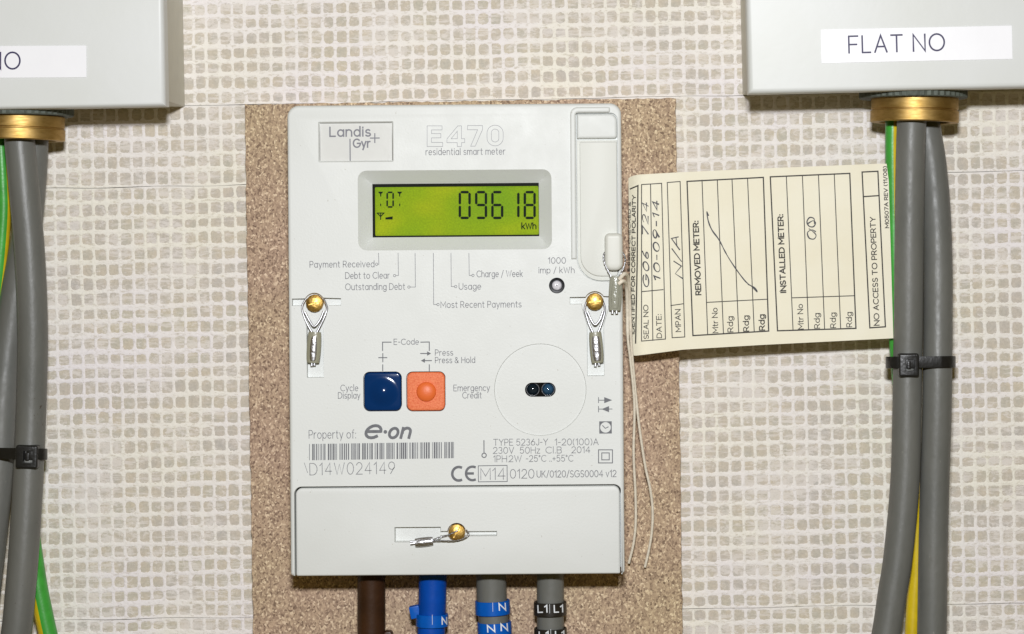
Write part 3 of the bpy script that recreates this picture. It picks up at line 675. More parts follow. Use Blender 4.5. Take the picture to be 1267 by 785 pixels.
# outline model name
def outline_470(mb):
    def box(pts): ribbons(mb, [[mm.inv(*p) for p in pts]], 0.62, mm, .35, closed=True)
    t, b = 156, 181.5
    box([(528.5, t), (547, t), (547, t + 5), (534, t + 5), (534, t + 9.6), (545.5, t + 9.6), (545.5, t + 14.8), (534, t + 14.8), (534, b - 5), (547.8, b - 5), (547.8, b), (528.5, b)])
    box([(566.5, t), (571, t), (571, b - 9.6), (575, b - 9.6), (575, b - 4.8), (571, b - 4.8), (571, b), (565.8, b), (565.8, b - 4.8), (553, b - 4.8), (553, b - 9.4)])
    box([(565.8, t + 6.5), (565.8, b - 9.6), (558.2, b - 9.6)])
    box([(578.5, t - .4), (597, t - .4), (597, t + 4.6), (588, b - .4), (582.4, b - .4), (591, t + 4.8), (578.5, t + 4.8)])
    box(rrect(602.6, t - .8, 622.6, b - .8, 9.8, 8)); box(rrect(608, t + 4, 617.2, b - 5.6, 4.5, 7))
mb = MB(); outline_470(mb); mb.build('model_lettering', 'print_light', meter)
mb = MB(); ribbons(mb, text_strokes('residential smart meter', *I(527, 192), 7.8, 98, gap=2.6), .8, mm); mb.build('caption_lettering', 'print_grey', meter)
# leaders and captions
for tx, s_, tw, ty in (((383.5), 'Payment Received', 79.5, 331.2), (427.5, 'Debt to Clear', 54.5, 345), (427.5, 'Outstanding Debt', 73.5, 359), (590, 'Charge / Week', 56.5, 343), (568, 'Usage', 27, 358.4), (545.5, 'Most Recent Payments', 99.5, 381)):
    mb = MB(); ribbons(mb, text_strokes(s_, *I(tx, ty), 7.6, tw, gap=2.5), .82, mm); mb.build('caption_lettering', 'print_grey', meter)
mb = MB(); lines = []
for lx, yb, ex in ((468.8, 327.2, 466), (493, 341.2, 488.2), (514, 355.4, 506), (536.6, 377, 542), (558.4, 354.8, 563.8), (580.6, 341, 585.2)):
    lines.append(P([(lx - .4, 313.5), (lx, yb), (ex + (1.2 if ex < lx else -1.2), yb)]))
    lines.append(P([(ex + 1.5 * math.cos(t * .6283), yb + 1.5 * math.sin(t * .6283)) for t in range(10)] + [(ex + 1.5, yb)]))
ribbons(mb, lines, .7, mm); mb.build('leader_lines', 'print_grey', meter)
for s_, tx, ty, hh, tw in (('1000', 678.4, 326.2, 7.2, 21.5), ('imp / kWh', 666.6, 338.2, 7.2, 44), ('E-Code', 487.5, 426.6, 6.8, 30.5), ('Press', 538.6, 440, 7, 21.8), ('Press & Hold', 538.6, 449.4, 7, 49), ('Cycle', 421.6, 484, 7.4, 21.4), ('Display', 418.6, 493.2, 7.4, 27), ('Emergency', 561.4, 484, 7.4, 44.6), ('Credit', 572.4, 493, 7.4, 23.4), ('Property of:', 382.4, 542.8, 10, 58)):
    mb = MB(); ribbons(mb, text_strokes(s_, *I(tx, ty), hh, tw, gap=2.5), .82, mm); mb.build('caption_lettering', 'print_grey', meter)
mb = MB()
ribbons(mb, [P([(473.4, 434), (473.4, 423.6), (484, 423.6)]), P([(520.6, 423.6), (531.2, 423.4), (531.2, 434)]), P([(473.6, 451.5), (473.6, 459)]), P([(531.2, 451.5), (531.2, 459)]), P([(468.6, 442.8), (478.8, 442.8)]), P([(473.7, 437.7), (473.7, 447.9)]), P([(520.4, 437.6), (529.5, 437.6)]), P([(525, 446.4), (534, 446.4)])], 1.15, mm)
fill(mb, P([(528.5, 434.9), (533.4, 437.6), (528.5, 440.3)]), mm, .6); fill(mb, P([(525.8, 443.7), (525.8, 449.1), (520.9, 446.4)]), mm, .6)
mb.build('button_diagram', 'print_mark', meter)
# barcode and marks
mb = MB(); x = 382.6; rb = random.Random(3); acc = 0; slope = -2.6 / 180
while x < 562:
    wv = rb.choice((.7, .7, 1.0, 1.4, 1.9)); yy = 549.6 + (x - 382) * slope
    fill(mb, P([(x, yy), (x + wv, yy), (x + wv, yy + 20), (x, yy + 20.2)]), mm, .35); x += wv + rb.choice((.6, .7, .7, 1.0, 1.3)); acc += 1
    if acc in (1, 9) or (acc > 9 and (acc - 9) % 6 == 0): x += 1.7
mb.build('barcode', 'print_mark', meter)
mb = MB(); ribbons(mb, text_strokes('D14W024149', *I(383.5, 588), 14.4, 105, gap=3, ang=.6), .85, mm); ribbons(mb, [P([(376.5, 573), (380.6, 585)])], .6, mm); mb.build('serial_lettering', 'print_grey', meter)
mb = MB()
ex, ey = I(450.5, 542); ribbons(mb, text_strokes('e', ex, ey, 21.5, 18, slant=.26), 3.7, mm)
ex, ey = I(480.6, 542); ribbons(mb, text_strokes('o', ex, ey, 17, 10.5, slant=.25), 3.5, mm, .65)
ex, ey = I(496, 541.8); ribbons(mb, text_strokes('n', ex, ey, 17, 10, slant=.25), 3.5, mm, .65)
ex, ey = I(476.8, 534.6); fill(mb, circ(ex, ey, 2.3, 16), mm, .35)
mb.build('logo', 'print_mark', meter)
mb = MB(); cxa, cya = I(567.6, 586.4)
ribbons(mb, [[(cxa + a, cya - b) for a, b in arc(0, 0, 8, 8.4, 68, 292, 16)]], 3.2, mm)
cxa, cya = I(584.6, 586); ribbons(mb, [[(cxa + a, cya - b) for a, b in arc(0, 0, 8, 8.4, 68, 292, 16)], [(cxa - 8, cya), (cxa + .6, cya)]], 3.0, mm)
mb.build('conformity_mark', 'print_mark', meter)
for s_, tx, ty, hh, tw, wd in (('M14', 595, 593.6, 14, 30, .9), ('0120', 631.4, 592, 11, 29.4, .9), ('UK/0120/SGS0004 v12', 664.4, 590.8, 8, 98, .9), ('TYPE 5236J-Y', 610.8, 551.4, 7.7, 67, .8), ('1-20(100)A', 686.8, 551, 7.7, 53.5, .8), ('230V', 610.4, 561.4, 7.7, 25.4, .8), ('50Hz', 643.4, 561.2, 7.7, 24.6, .8), ('Cl.B', 675.4, 561, 7.7, 19.4, .8), ('2014', 707.4, 560.6, 7.7, 22.6, .8), ('1PH', 610.6, 571.8, 7.7, 16.4, .8), ('2W', 629.6, 571.6, 7.7, 15.6, .8), ('-25*C', 651, 571.4, 7.7, 24.6, .8), ('..+55*C', 680, 571.2, 7.7, 29, .8)):
    mb = MB(); ribbons(mb, text_strokes(s_, *I(tx, ty), hh, tw, gap=2.4), wd, mm); mb.build('rating_lettering', 'print_grey', meter)
def mark(name, lines, wd, fills=()):
    mb = MB()
    if lines: ribbons(mb, lines, wd, mm)
    for f in fills: fill(mb, f, mm, .6)
    mb.build(name, 'print_mark', meter)
mark('rating_frame', [P([(591.8, 576.6), (627.4, 576), (627.6, 596), (592, 596.4), (591.8, 576.6)])], .9)
tc_ = circ(*I(599, 563.6), 2.7, 16)
mark('terminal_symbol', [P([(598.8, 545.4), (598.9, 560.6)]), tc_ + [tc_[0]]], 1.2)
mark('arrow_symbol', [P([(740.6, 492), (740.6, 498.6)]), P([(740.6, 495.4), (748, 495.4)])], .9, [P([(747.6, 491.6), (757.4, 495.3), (747.6, 499)])])
mark('arrow_symbol', [P([(740.6, 503), (740.6, 510)]), P([(740.6, 506.4), (757.4, 506.3)])], .9, [P([(753.6, 502.6), (753.6, 510.2), (744.4, 506.4)])])
mb = MB(); sq = rrect(*I(741.4, 521.6), *I(757, 536.6), 0); cap(mb, sq, .35, mm, [circ(*I(749.2, 529), 6.6, 24)])
ribbons(mb, [P([(745.6, 526.8), (749, 530.2), (752.6, 528.4)])], 1.0, mm); mb.build('clock_symbol', 'print_mark', meter)
for a, b, c, d in ((740.6, 556.8, 757.8, 573), (744.6, 560.6, 753.8, 569.2)): mark('double_square_symbol', [P([(a, b), (c, b), (c, d), (a, d), (a, b)])], 1.1)

# ------------------------------------------------------------------ wire seals
def seal_pts(lst): return [mm(*I(x, y), h) for x, y, h in lst]
def seal(label, wires, crimp, core, ends, mats=('crimp_body', 'crimp_metal'), marks=True, rx=8.2, twist=False):
    """crimp: (x0,y0)-(x1,y1) centre line, h; wires: list of paths (x,y,h)"""
    (ax, ay), (bx, by), h = crimp
    rt = empty('wire_seal', mm(*I((ax + bx) / 2, (ay + by) / 2), h), label, 'seal', 'wire seals on the meter')
    for wp in wires:
        pts = catmull(seal_pts(wp), 8); mb = MB()
        if not twist: tube(mb, pts, 1.25 * u, 8)
        for sgn in (0, math.pi) if twist else ():        # two twisted strands
            tw = []
            for i, p in enumerate(pts):
                a = i * 0.9 + sgn; tw.append(p + Vector((math.cos(a), math.sin(a) * .8, math.sin(a) * .5)) * 0.5 * u)
            tube(mb, tw, 0.72 * u, 6)
        mb.build('wire', 'steel_wire', rt, sharp=60)
    # ferrule: two rounded lobes flattened towards the meter
    A, B = mm(*I(ax, ay), h), mm(*I(bx, by), h); L = (B - A); n = 12; mb = MB(); pts = [A + L * k / n for k in range(n + 1)]
    prof = lambda t: rx * u * .95 * (0.86 + 0.14 * math.sin(math.pi * min(1, max(0, t))) ** .6)
    tube(mb, pts, prof, 20, ell=(1.0, .55)); co = mb.build('crimp', mats[0], rt, sharp=50)
    mb = MB(); pts2 = [A + L * (.14 + .80 * k / n) + Vector((0, -3.0 * u, 0)) for k in range(n + 1)]
    tube(mb, pts2, lambda t: core * u * (0.72 + .28 * math.sin(math.pi * t) ** .5), 14, ell=(1.0, .52)); mb.build('crimp_core', mats[1], co, sharp=60)
    if marks:
        mb = MB(); d = L.normalized(); side = d.cross(Vector((0, 1, 0))).normalized()
        for k in range(5):
            c = A + L * (.28 + .11 * k) + Vector((0, -(3.0 + core * .52) * u, 0)); 
            e = side * core * .45 * u * (1 if k % 2 else -.8); tube(mb, [c - e, c + e * .9 + d * (1.4 if k % 2 else -1.2) * u], .55 * u, 5)
        mb.build('stamped_marks', mats[1], co, sharp=60)
    for ex, ey, fx, fy in ends:
        mb = MB(); tube(mb, seal_pts([(ex, ey, h), (fx, fy, h + 1)]), 1.6 * u, 8); mb.build('wire_end', 'steel_wire', rt, sharp=60)
seal('grey crimped wire seal hanging from the brass screw at the left side of the meter',
     [[(388, 414, 3), (382, 404, 2), (376, 391, 1), (373.5, 380, -1), (378, 370, -4)], [(391, 414, 3), (396, 404, 2), (402, 391, 1), (404.5, 381, -1), (400, 370, -4)], [(377, 386, 0), (383, 397, 1), (389, 404, 2), (396, 396, 1), (400.5, 385, 0)]],
     ((389.6, 411), (387.4, 449), 1), 4.6, [(386, 448, 386, 453), (389, 448, 389.5, 452.5)], rx=9.0)
seal("silver crimped wire seal hanging from the brass screw at the meter's right side",
     [[(736, 416, 3), (730, 404, 2), (726, 392, 1), (723.5, 382, -1), (727, 370, -4)], [(738, 416, 3), (743, 404, 2), (747, 392, 1), (748.5, 382, -1), (745, 370, -4)], [(727, 386, 0), (732, 397, 1), (736.5, 402, 2), (742, 396, 1), (746, 385, 0)]],
     ((736.4, 411), (739.4, 449), 1), 5.6, [(737, 448, 736.5, 453.5), (740.5, 448, 741.5, 452.5)], rx=8.4)
seal('translucent crimped wire seal looped through the hasp beside the paper tag',
     [[(758, 347, 11), (752, 335, 11), (747.5, 324, 10), (747, 315, 8), (750, 311, 5)], [(764, 346, 11), (770, 335, 11), (773.5, 324, 9), (772.5, 316, 6), (768.5, 311, 4)]],
     ((762, 342), (760.5, 384), 10), 5.0, [(758, 382, 757.5, 388), (762.5, 382, 763, 388)], mats=('crimp_clear', 'crimp_clear'), rx=8.2, twist=True)
seal('short silver wire seal lying sideways on the terminal cover beside its brass screw',
     [[(535, 668, 6), (545, 664, 6), (556, 661, 5), (566, 656, 5)], [(535, 669, 6), (548, 668.5, 7), (562, 668.6, 7), (574, 666, 6), (580, 661.5, 4), (577, 656, 0)]],
     ((514, 671.5), (536, 669.2), 4), 3.4, [(515, 671.5, 508, 672.5), (515, 670.5, 508, 670)], mats=('crimp_metal', 'crimp_metal'), marks=False, rx=6.0, twist=True)

# ------------------------------------------------------------------ paper tag with its string
TX = [(0.0, 221, 439.5), (.012, 218, 440.5), (.04, 216.3, 439.5), (.2, 213.4, 432.8), (.5, 209, 427), (1.0, 202.3, 418.8)]
def tag_edges(s):
    for (a, t0, b0), (b, t1, b1) in zip(TX, TX[1:]):
        if s <= b: k = (s - a) / (b - a); return t0 + (t1 - t0) * k, b0 + (b1 - b0) * k
    return TX[-1][1:]
def tag_d(x, y):
    d = 90 - 12 * (x - 778) / 325 + 1.5 * math.sin((x - 778) / 60 + y / 130)
    if x < 802: d -= ((802 - x) / 24) ** 2 * 13
    return d
def tmap(x, y, h=0.0): return W(x, y, tag_d(x, y) + h)
tg = empty('paper_tag', W(940, 430, 80), 'cream paper tag with printed form boxes and handwriting tied beside the meter', 'tag')
mb = MB(); nx, ny = 48, 10; grid = []
for i in range(nx + 1):
    s_ = (i / nx) ** 1.25; ty, by = tag_edges(s_)
    for j in range(ny + 1):
        v = j / ny; x = 777.5 + 3.5 * v + (1099 + 6.3 * v - 777.5 - 3.5 * v) * s_; y = ty + (by - ty) * v
        if i == nx and j == 0: x -= 2.0; y += .6
        grid.append((x, y))
nV = len(grid); idx = lambda i, j: i * (ny + 1) + j
fs = [(idx(i, j), idx(i + 1, j), idx(i + 1, j + 1), idx(i, j + 1)) for i in range(nx) for j in range(ny)]
rim = [idx(i, 0) for i in range(nx + 1)] + [idx(nx, j) for j in range(1, ny + 1)] + [idx(i, ny) for i in range(nx - 1, -1, -1)] + [idx(0, j) for j in range(ny - 1, 0, -1)]
fs += [tuple(nV + k for k in f)[::-1] for f in list(fs)] + [(rim[k], rim[(k + 1) % len(rim)], nV + rim[(k + 1) % len(rim)], nV + rim[k]) for k in range(len(rim))]
mb.add([tmap(x, y, 0) for x, y in grid] + [tmap(x, y, -1.0) for x, y in grid], fs)
mb.build('card', 'tag_card', tg)
z = lambda x, y: (760 + x / 3.0194, 180 + y / 3.0192)
qz = lambda x, y: (760 + x / 3.14, 200 + y / 3.14)
def dens(pts, n=6): return [(a[0] + (b[0] - a[0]) * k / n, a[1] + (b[1] - a[1]) * k / n) for a, b in zip(pts, pts[1:]) for k in range(n)] + [pts[-1]]
mb = MB()
Ls = [(qz, [(62, 107), (92, 94), (89, 400), (83, 706)]), (qz, [(50, 716), (58, 720)]),
      (qz, [(106, 90), (184, 85), (199, 690), (106, 698), (106, 90)]), (qz, [(141, 88), (150, 695)]), (qz, [(106, 506), (190, 498)]),
      (qz, [(206, 82), (256, 78), (274, 682), (225, 685), (206, 82)]), (qz, [(220, 560), (268, 553)]),
      (z, [(272, 135), (557, 120), (577, 694), (294, 711), (272, 135)]), (z, [(328, 130), (349, 707)]), (z, [(385, 129), (408, 704)]), (z, [(440, 126), (465, 700)]), (z, [(498, 123), (523, 697)]), (z, [(345, 587), (573, 575)]),
      (z, [(583, 118), (880, 105), (903, 684), (610, 693), (583, 118)]), (z, [(643, 116), (668, 691)]), (z, [(703, 113), (726, 690)]), (z, [(763, 111), (786, 688)]), (z, [(822, 108), (846, 686)]), (z, [(664, 570), (898, 562)]),
      (z, [(926, 100), (985, 97), (1013, 678), (955, 682), (926, 100)]), (z, [(930, 192), (990, 188)])]
thin = {8, 9, 10, 11, 12, 14, 15, 16, 17, 18}
for k, (f, pts) in enumerate(Ls): ribbons(mb, [dens([f(*p) for p in pts])], 1.1 if k in thin or 2 <= k <= 6 else 1.6, tmap, .3 + .06 * (k % 5))
mb.build('printed_boxes', 'tag_ink', tg)
def vtext(s, f, x, ya, yb, caph, bold, lean=2.2):
    (ax, ay), (bx, by) = f(x, ya), f(x, yb)
    mb = MB(); ribbons(mb, text_strokes(s, ax, ay, caph, math.hypot(bx - ax, by - ay), ang=90 + lean, gap=2.4), bold, tmap, .45); mb.build('form_lettering', 'tag_ink', tg)
vtext('IDENTIFIED FOR CORRECT POLARITY', qz, 77.5, 670, 132, 4.0, 1.1, -.6)
vtext('HAS BEEN CHECKED &', qz, 60, 470, 158, 2.4, .7, -.6)
vtext('SEAL NO', qz, 133, 689, 558, 5.6, .95, .8); vtext('DATE:', qz, 184, 685, 594, 5.8, .95, 1.2); vtext('MPAN', qz, 259, 661, 575, 6.2, .95, 1.8)
vtext('REMOVED METER:', z, 324, 558, 283, 6.2, 1.5)
vtext('Mtr No', z, 388, 700, 608, 6.4, .95)
for xx, ya, yb, b_ in ((444, 697, 640, 1.0), (503, 694, 637, 1.15), (562, 690, 633, 1.3)): vtext('Rdg', z, xx, ya, yb, 6.4, b_)
vtext('INSTALLED METER:', z, 641, 550, 259, 6.2, 1.5)
vtext('Mtr No', z, 707, 686, 594, 6.4, .95)
for xx, ya, yb in ((768, 683, 628), (828, 681, 626), (888, 678, 624)): vtext('Rdg', z, xx, ya, yb, 6.4, .95)
vtext('NO ACCESS TO PROPERTY', z, 990, 672, 268, 6.0, 1.15)
vtext('M0507A REV (11/08)', z, 1026, 308, 79, 4.2, .95)
mb = MB()
ribbons(mb, text_strokes('G0^  724', *qz(134.5, 492), 7.0, 104, ang=90.6, gap=3.4, slant=.25, jitter=.4), 1.35, tmap, .8, vary_w=.5)
ribbons(mb, text_strokes('10-09-14', *qz(178, 465), 7.4, 98, ang=91, gap=3.4, slant=.2, jitter=.4), 1.35, tmap, .8, vary_w=.5)
ribbons(mb, text_strokes('N/A', *qz(266, 455), 8.6, 52, ang=96, gap=3, slant=.35, jitter=.3), 1.35, tmap, .8, vary_w=.5)
def crv(pts): return [(p.x, p.y) for p in catmull([Vector((*z(*q_), 0)) for q_ in pts], 6)]
ribbons(mb, [crv([(352, 262), (346, 250), (352, 285), (366, 318), (392, 354), (420, 408), (452, 458), (490, 508), (515, 528), (533, 546), (524, 532), (500, 520)])], 1.35, tmap, .8, vary_w=.5)
ribbons(mb, [crv([(724, 292), (742, 282), (752, 290), (744, 304), (728, 302), (720, 286), (730, 270), (746, 274), (748, 292)]), crv([(752, 322), (738, 316), (722, 326), (728, 346), (746, 350), (754, 336), (742, 322), (728, 312)])], 1.35, tmap, .8, vary_w=.5)
mb.build('handwriting', 'pen_ink', tg)
for pts in ([(765, 352, 150), (771, 348, 148), (775.5, 356, 128), (776.5, 385, 112), (777, 420, 108), (780, 445, 100), (785, 500, 86), (784, 560, 74), (786.2, 610, 64), (786.6, 645, 57), (784, 672, 51), (778, 697, 46)],
            [(766, 346, 150), (773, 339, 150), (777.5, 347, 130), (778.5, 372, 112), (780, 405, 106), (783, 450, 92), (790, 520, 78), (798, 575, 64), (804.5, 605, 58), (807.5, 632, 52), (806.5, 658, 47), (803, 680, 42), (798, 702, 38)]):
    mb = MB(); tube(mb, catmull([W(*p) for p in pts], 8), lambda t: (2.4 if t < .35 else 1.7) * u, 8); mb.build('string', 'string', tg, sharp=60)

# ------------------------------------------------------------------ enclosure boxes with labels and glands
def enclosure(label, lid, ang, piv, wash, gl, lab, lab_ang, txt, side):
    bm_ = plane_map(150, ang, piv); x0, y0, x1, y1 = lid
    rt = empty('enclosure_box', bm_((x0 + x1) / 2, y1, -150), label, 'enclosure', 'grey enclosure boxes on the wall')
    mb = MB(); solid(mb, rrect(x0 + 2.5, y0 + 2.5, x1 - 2.5, y1 - 8, 1, 2), -149.5, -20, bm_, back=True); mb.build('body', 'box_side', rt)
    mb = MB(); solid(mb, rrect(x0, y0, x1, y1, 0), -26, 0, bm_, bev=6.5, seg=7, back=True); mb.build('lid', 'box_paint', rt)
    lm = plane_map(150, lab_ang, (lab[0], lab[1]))
    mb = MB(); solid(mb, rrect(lab[0], lab[1], lab[2], lab[3], .6, 2), 0.1, .8, lm, bev=.2, seg=1); lo_ = mb.build('sticker', 'sticker', rt)
    mb = MB(); ribbons(mb, text_strokes('FLAT NO', lm.inv(*txt[:2])[0], lm.inv(*txt[:2])[1], txt[2], txt[3], gap=3.0, ang=0.3), 2.1, lm, 1.1); mb.build('sticker_lettering', 'sticker_ink', lo_)
    cx, r, ya, yb, d = gl; k = u * (1 - d / D); top = W(cx, ya, d); bot = W(cx, yb, d); hgt = (top - bot).length; ax = Vector((math.sin(R(1.0)) * -1, 0, -1)).normalized()
    g_ = MB()
    lathe(g_, top, ax, [(r * .8 * k, -3 * u), ((r - 1) * k, 0), (r * .985 * k, .8 * u), (r * .985 * k, hgt * .46), (r * .965 * k, hgt * .49), (r * .965 * k, hgt * .52), (r * 1.0 * k, hgt * .55), (r * 1.0 * k, hgt - 1.2 * u), (r * .985 * k, hgt), (r * .80 * k, hgt), (r * .78 * k, hgt - 1 * u), (r * .78 * k, hgt * .2)], 72)
    go = g_.build('cable_gland', 'brass', rt, sharp=30)
    g2 = MB(); lathe(g2, top, ax, [(0.01 * u, hgt * .25), (r * .785 * k, hgt * .25)], 48); g2.build('gland_bore', 'black_gloss', go)
    wr, wya, wyb = wash; t2 = W(cx - 2, wya, d); hh = (wyb - wya) * k; g3 = MB(); n = 96; vs = []
    for hq, rr in ((0, .985), (.12, 1), (.9, 1), (1, .985)):
        for a in range(n):
            q_ = 2 * math.pi * a / n; r2 = wr * k * rr * (1 + (.012 if a % 2 else -.012)); vs.append(t2 + ax * hh * hq + Vector((math.cos(q_), math.sin(q_), 0)) * r2)
    g3.add(vs, [(j * n + a, j * n + (a + 1) % n, (j + 1) * n + (a + 1) % n, (j + 1) * n + a) for j in range(3) for a in range(n)] + [tuple(range(n)), tuple(range(3 * n, 4 * n))])
    g3.build('lock_washer', 'zinc', go)
    return rt
enclosure('grey enclosure box with a cropped sticker at the left, above the scuffed grey cables', (-300, -270, 204.5, 131.5), 1.1, (204.5, 131.5), (66, 132, 144.5), (25.5, 54.5, 144.5, 174, 77), (-129, 58, 107, 97.5), .35, (-93, 86.8, 20.5, 118), 1)
enclosure('grey enclosure box with the full FLAT NO sticker above the paper tag', (926, -290, 1430, 116.5), 1.35, (926, 116.5), (66, 112, 122.5), (1132, 54.5, 121.5, 152, 77), (1015.5, 37, 1252, 78.5), 1.25, (1050.5, 65.8, 20.5, 118), -1)

# ------------------------------------------------------------------ cables
def cable(name, pts, r, mat, label, group, n=10, seg=24, stripe=None, cat='cable', stripefn=None):
    P3 = catmull([W(*p) for p in pts], n); dm = sum(p[2] for p in pts) / len(pts); mb = MB()
    tube(mb, P3, r * u * (1 - dm / D), seg, stripe=stripefn)
    o = mb.build(name, mat, sharp=50); tag(o, label, cat, group); return o
GC = 'grey sheathed cables hanging from the boxes'
lA = cable('grey_cable', [(24, 148, 92), (24.5, 176, 92), (29, 224, 92), (37, 318, 90), (40.5, 412, 88), (39, 490, 86), (38, 520, 86), (34.5, 600, 88), (29.5, 680, 90), (25, 735, 90), (20, 785, 90), (5, 880, 90), (-15, 960, 90)], 18.6, 'grey_sheath_scuffed', 'scuffed front grey cable bending left below its tie, under the left box', GC)
SCUFF.default_value = W(51, 516, 104) - lA.location
cable('grey_cable', [(41, 148, 62), (41, 176, 60), (38, 230, 58), (31, 300, 56), (20, 360, 55), (10, 430, 56), (3, 500, 60), (0, 560, 62), (-5, 620, 62), (-13, 690, 62), (-22, 760, 62), (-45, 900, 62)], 18.6, 'grey_sheath', 'rear grey cable leaving the picture at the left edge, behind the scuffed one', GC)
cable('grey_cable', [(1128.5, 130, 96), (1128, 152, 96), (1126.5, 200, 95), (1125, 300, 93), (1124, 400, 90), (1123, 452, 88), (1122, 520, 88), (1119.5, 600, 88), (1111, 690, 88), (1104, 735, 88), (1096.5, 785, 88), (1078, 880, 88), (1060, 960, 88)], 18.2, 'grey_sheath', 'left grey cable of the right pair, bending left at the bottom beside the yellow wire', GC)
cable('grey_cable', [(1144, 130, 60), (1145, 152, 60), (1152.5, 200, 64), (1158, 260, 72), (1160.5, 330, 80), (1160.5, 400, 84), (1160, 460, 86), (1159, 520, 86), (1156.5, 600, 84), (1154.5, 690, 84), (1153, 785, 84), (1150, 880, 84), (1146, 960, 84)], 18.2, 'grey_sheath', 'right grey cable of the right pair, hanging straight down to the bottom edge', GC)
def estripe(off, tw):
    return lambda a, t: 1 if ((a + off + tw * t) % 1.0) < 0.37 else 0
GE = 'green and yellow earth wires'
cable('earth_wire', [(0, 146, 66), (1, 176, 64), (3.5, 224, 62), (4.5, 262, 60), (0.5, 318, 58), (-5, 366, 56), (-12, 420, 54), (-30, 560, 54)], 9.4, ['earth_green', 'earth_yellow'], 'green and yellow earth wire at the left edge beneath the brass gland', GE, stripefn=lambda a, t: 1 if ((a + .2) % 1.0) < .32 else 0)
cable('earth_wire', [(28, 560, 46), (31, 620, 46), (38, 665, 48), (42, 692, 48), (47, 725, 48), (53, 755, 48), (59.5, 785, 48), (80, 870, 48), (105, 950, 48)], 11.6, ['earth_green', 'earth_yellow'], 'bright green and yellow earth wire emerging at bottom left behind the scuffed cable', GE, stripefn=estripe(-.27, .0))
cable('earth_wire', [(1104.5, 130, 66), (1104.5, 152, 66), (1104.5, 200, 64), (1106, 280, 60), (1108, 360, 58), (1109.5, 430, 56), (1116, 500, 54), (1124, 560, 54), (1131, 620, 54), (1134, 690, 54), (1131, 740, 54), (1128.5, 785, 54), (1123, 880, 54), (1118, 950, 54)], 9.2, ['earth_green', 'earth_yellow'], 'earth wire between the right pair of cables, green at the tag and yellow below', GE, n=14, stripefn=lambda a, t: 1 if ((a + (.14 if t < .45 else .04)) % 1.0) < (.37 if t < .45 else .58) else 0)
GM = 'cables entering the bottom of the meter'
cable('brown_cable', [(459.5, 700, 78), (459.5, 740, 76), (459.5, 785, 74), (459.5, 950, 70)], 17.2, 'brown_sheath', 'brown cable entering the meter at the bottom left', GM)
cable('blue_cable', [(535.5, 700, 78), (535, 740, 76), (533.5, 785, 74), (530, 950, 70)], 17.2, 'blue_sheath', 'bright blue cable with one blue N marker ring below the meter', GM)
cable('grey_cable', [(607.5, 700, 78), (608.5, 740, 76), (611.5, 785, 74), (618, 950, 70)], 18.6, 'grey_sheath', 'grey cable below the meter carrying two blue N marker rings', GM)
cable('grey_cable', [(681, 700, 78), (681, 740, 76), (681, 785, 74), (681, 950, 70)], 16.8, 'grey_sheath', 'grey cable below the meter carrying two black L1 marker rings', GM)

def ring_map(cx, d, r):
    def f(x, y, h=0.0):
        q_ = max(-.98, min(.98, (x - cx) / r)); return W(x, y, d + (r + h) * math.sqrt(1 - q_ * q_))
    return f
def marker(label, cx, y0, y1, r, d, mat, texts, tilt=0.0, tab=None, ticks=()):
    rt = empty('cable_marker', W(cx, y1, d), label, 'cable marker', 'marker rings on the meter cables')
    k = u * (1 - d / D); ax = Vector((math.sin(R(tilt)), 0, -math.cos(R(tilt)))); hgt = (y1 - y0) * k; mb = MB()
    lathe(mb, W(cx, y0, d), ax, [((r - 2.4) * k, hgt * .5), ((r - 2.4) * k, 0), ((r - .5) * k, 0), (r * k, .7 * k), (r * k, hgt - .7 * k), ((r - .5) * k, hgt), ((r - 2.4) * k, hgt), ((r - 2.4) * k, hgt * .5)], 48)
    mb.build('ring', mat, rt)
    rm = ring_map(cx, d, r)
    mb = MB()
    for s_, tx, ty, hh, tw in texts:
        ls = text_strokes(s_, tx, ty, hh, tw, gap=3.0, ang=tilt + 1.5); ribbons(mb, [dens(l, 3) if len(l) < 12 else l for l in ls], 1.5, rm, .5)
    for tx, ta, tb in ticks: ribbons(mb, [[(tx, ta), (tx + .2, tb)]], .42, rm, .5)
    mb.build('marker_lettering', 'marker_white', rt)
    if tab:
        mb = MB(); tm = plane_map(d, 12, ((tab[0] + tab[2]) / 2, (tab[1] + tab[3]) / 2)); solid(mb, rrect(*tab, 1, 2), -7, 7, tm, bev=.8, seg=2, back=True); mb.build('tab', mat, rt)
marker('blue N marker ring with a tab, on the blue cable', 534.6, 759.5, 775, 20.0, 75, 'marker_blue', [('N', 547.2, 772.6, 8.2, 5.6)], 0, (507.5, 749.5, 520, 764.5), [(534.8, 761, 773)])
marker('upper of the two blue marker rings, with one N, on the grey cable', 609.2, 743, 760, 21.6, 76, 'marker_blue', [('N', 618.0, 755.4, 8.2, 7.6)], 2.2, None, [(609.6, 746, 757)])
marker('lower of the two blue marker rings, with two Ns, on the grey cable', 611.6, 769.5, 787, 21.2, 74.5, 'marker_blue', [('N', 603.6, 782.4, 8.2, 8.6), ('N', 620.4, 780.6, 8.2, 7.6)], 2.2, None, [(619.4, 771, 781)])
marker('upper of the two black L1 marker rings, on the grey cable', 680.6, 744.6, 761, 20.4, 76, 'marker_black', [('L1', 665.8, 758, 8.4, 11.4), ('L1', 686, 757.8, 8.4, 10.6)], .6, None, [(680, 748, 759)])
marker('lower of the two black L1 marker rings, cut by the bottom edge', 681, 777, 793, 20.4, 74.5, 'marker_black', [('L1', 667.4, 790.6, 8.4, 11.4), ('L1', 687.6, 790, 8.4, 10.6)], .6, None, [(681.4, 779, 791)])
rt = empty('cable_marker', W(459.5, 800, 74), 'brown marker ring on the brown cable, its tab just showing at the bottom edge', 'cable marker', 'marker rings on the meter cables')
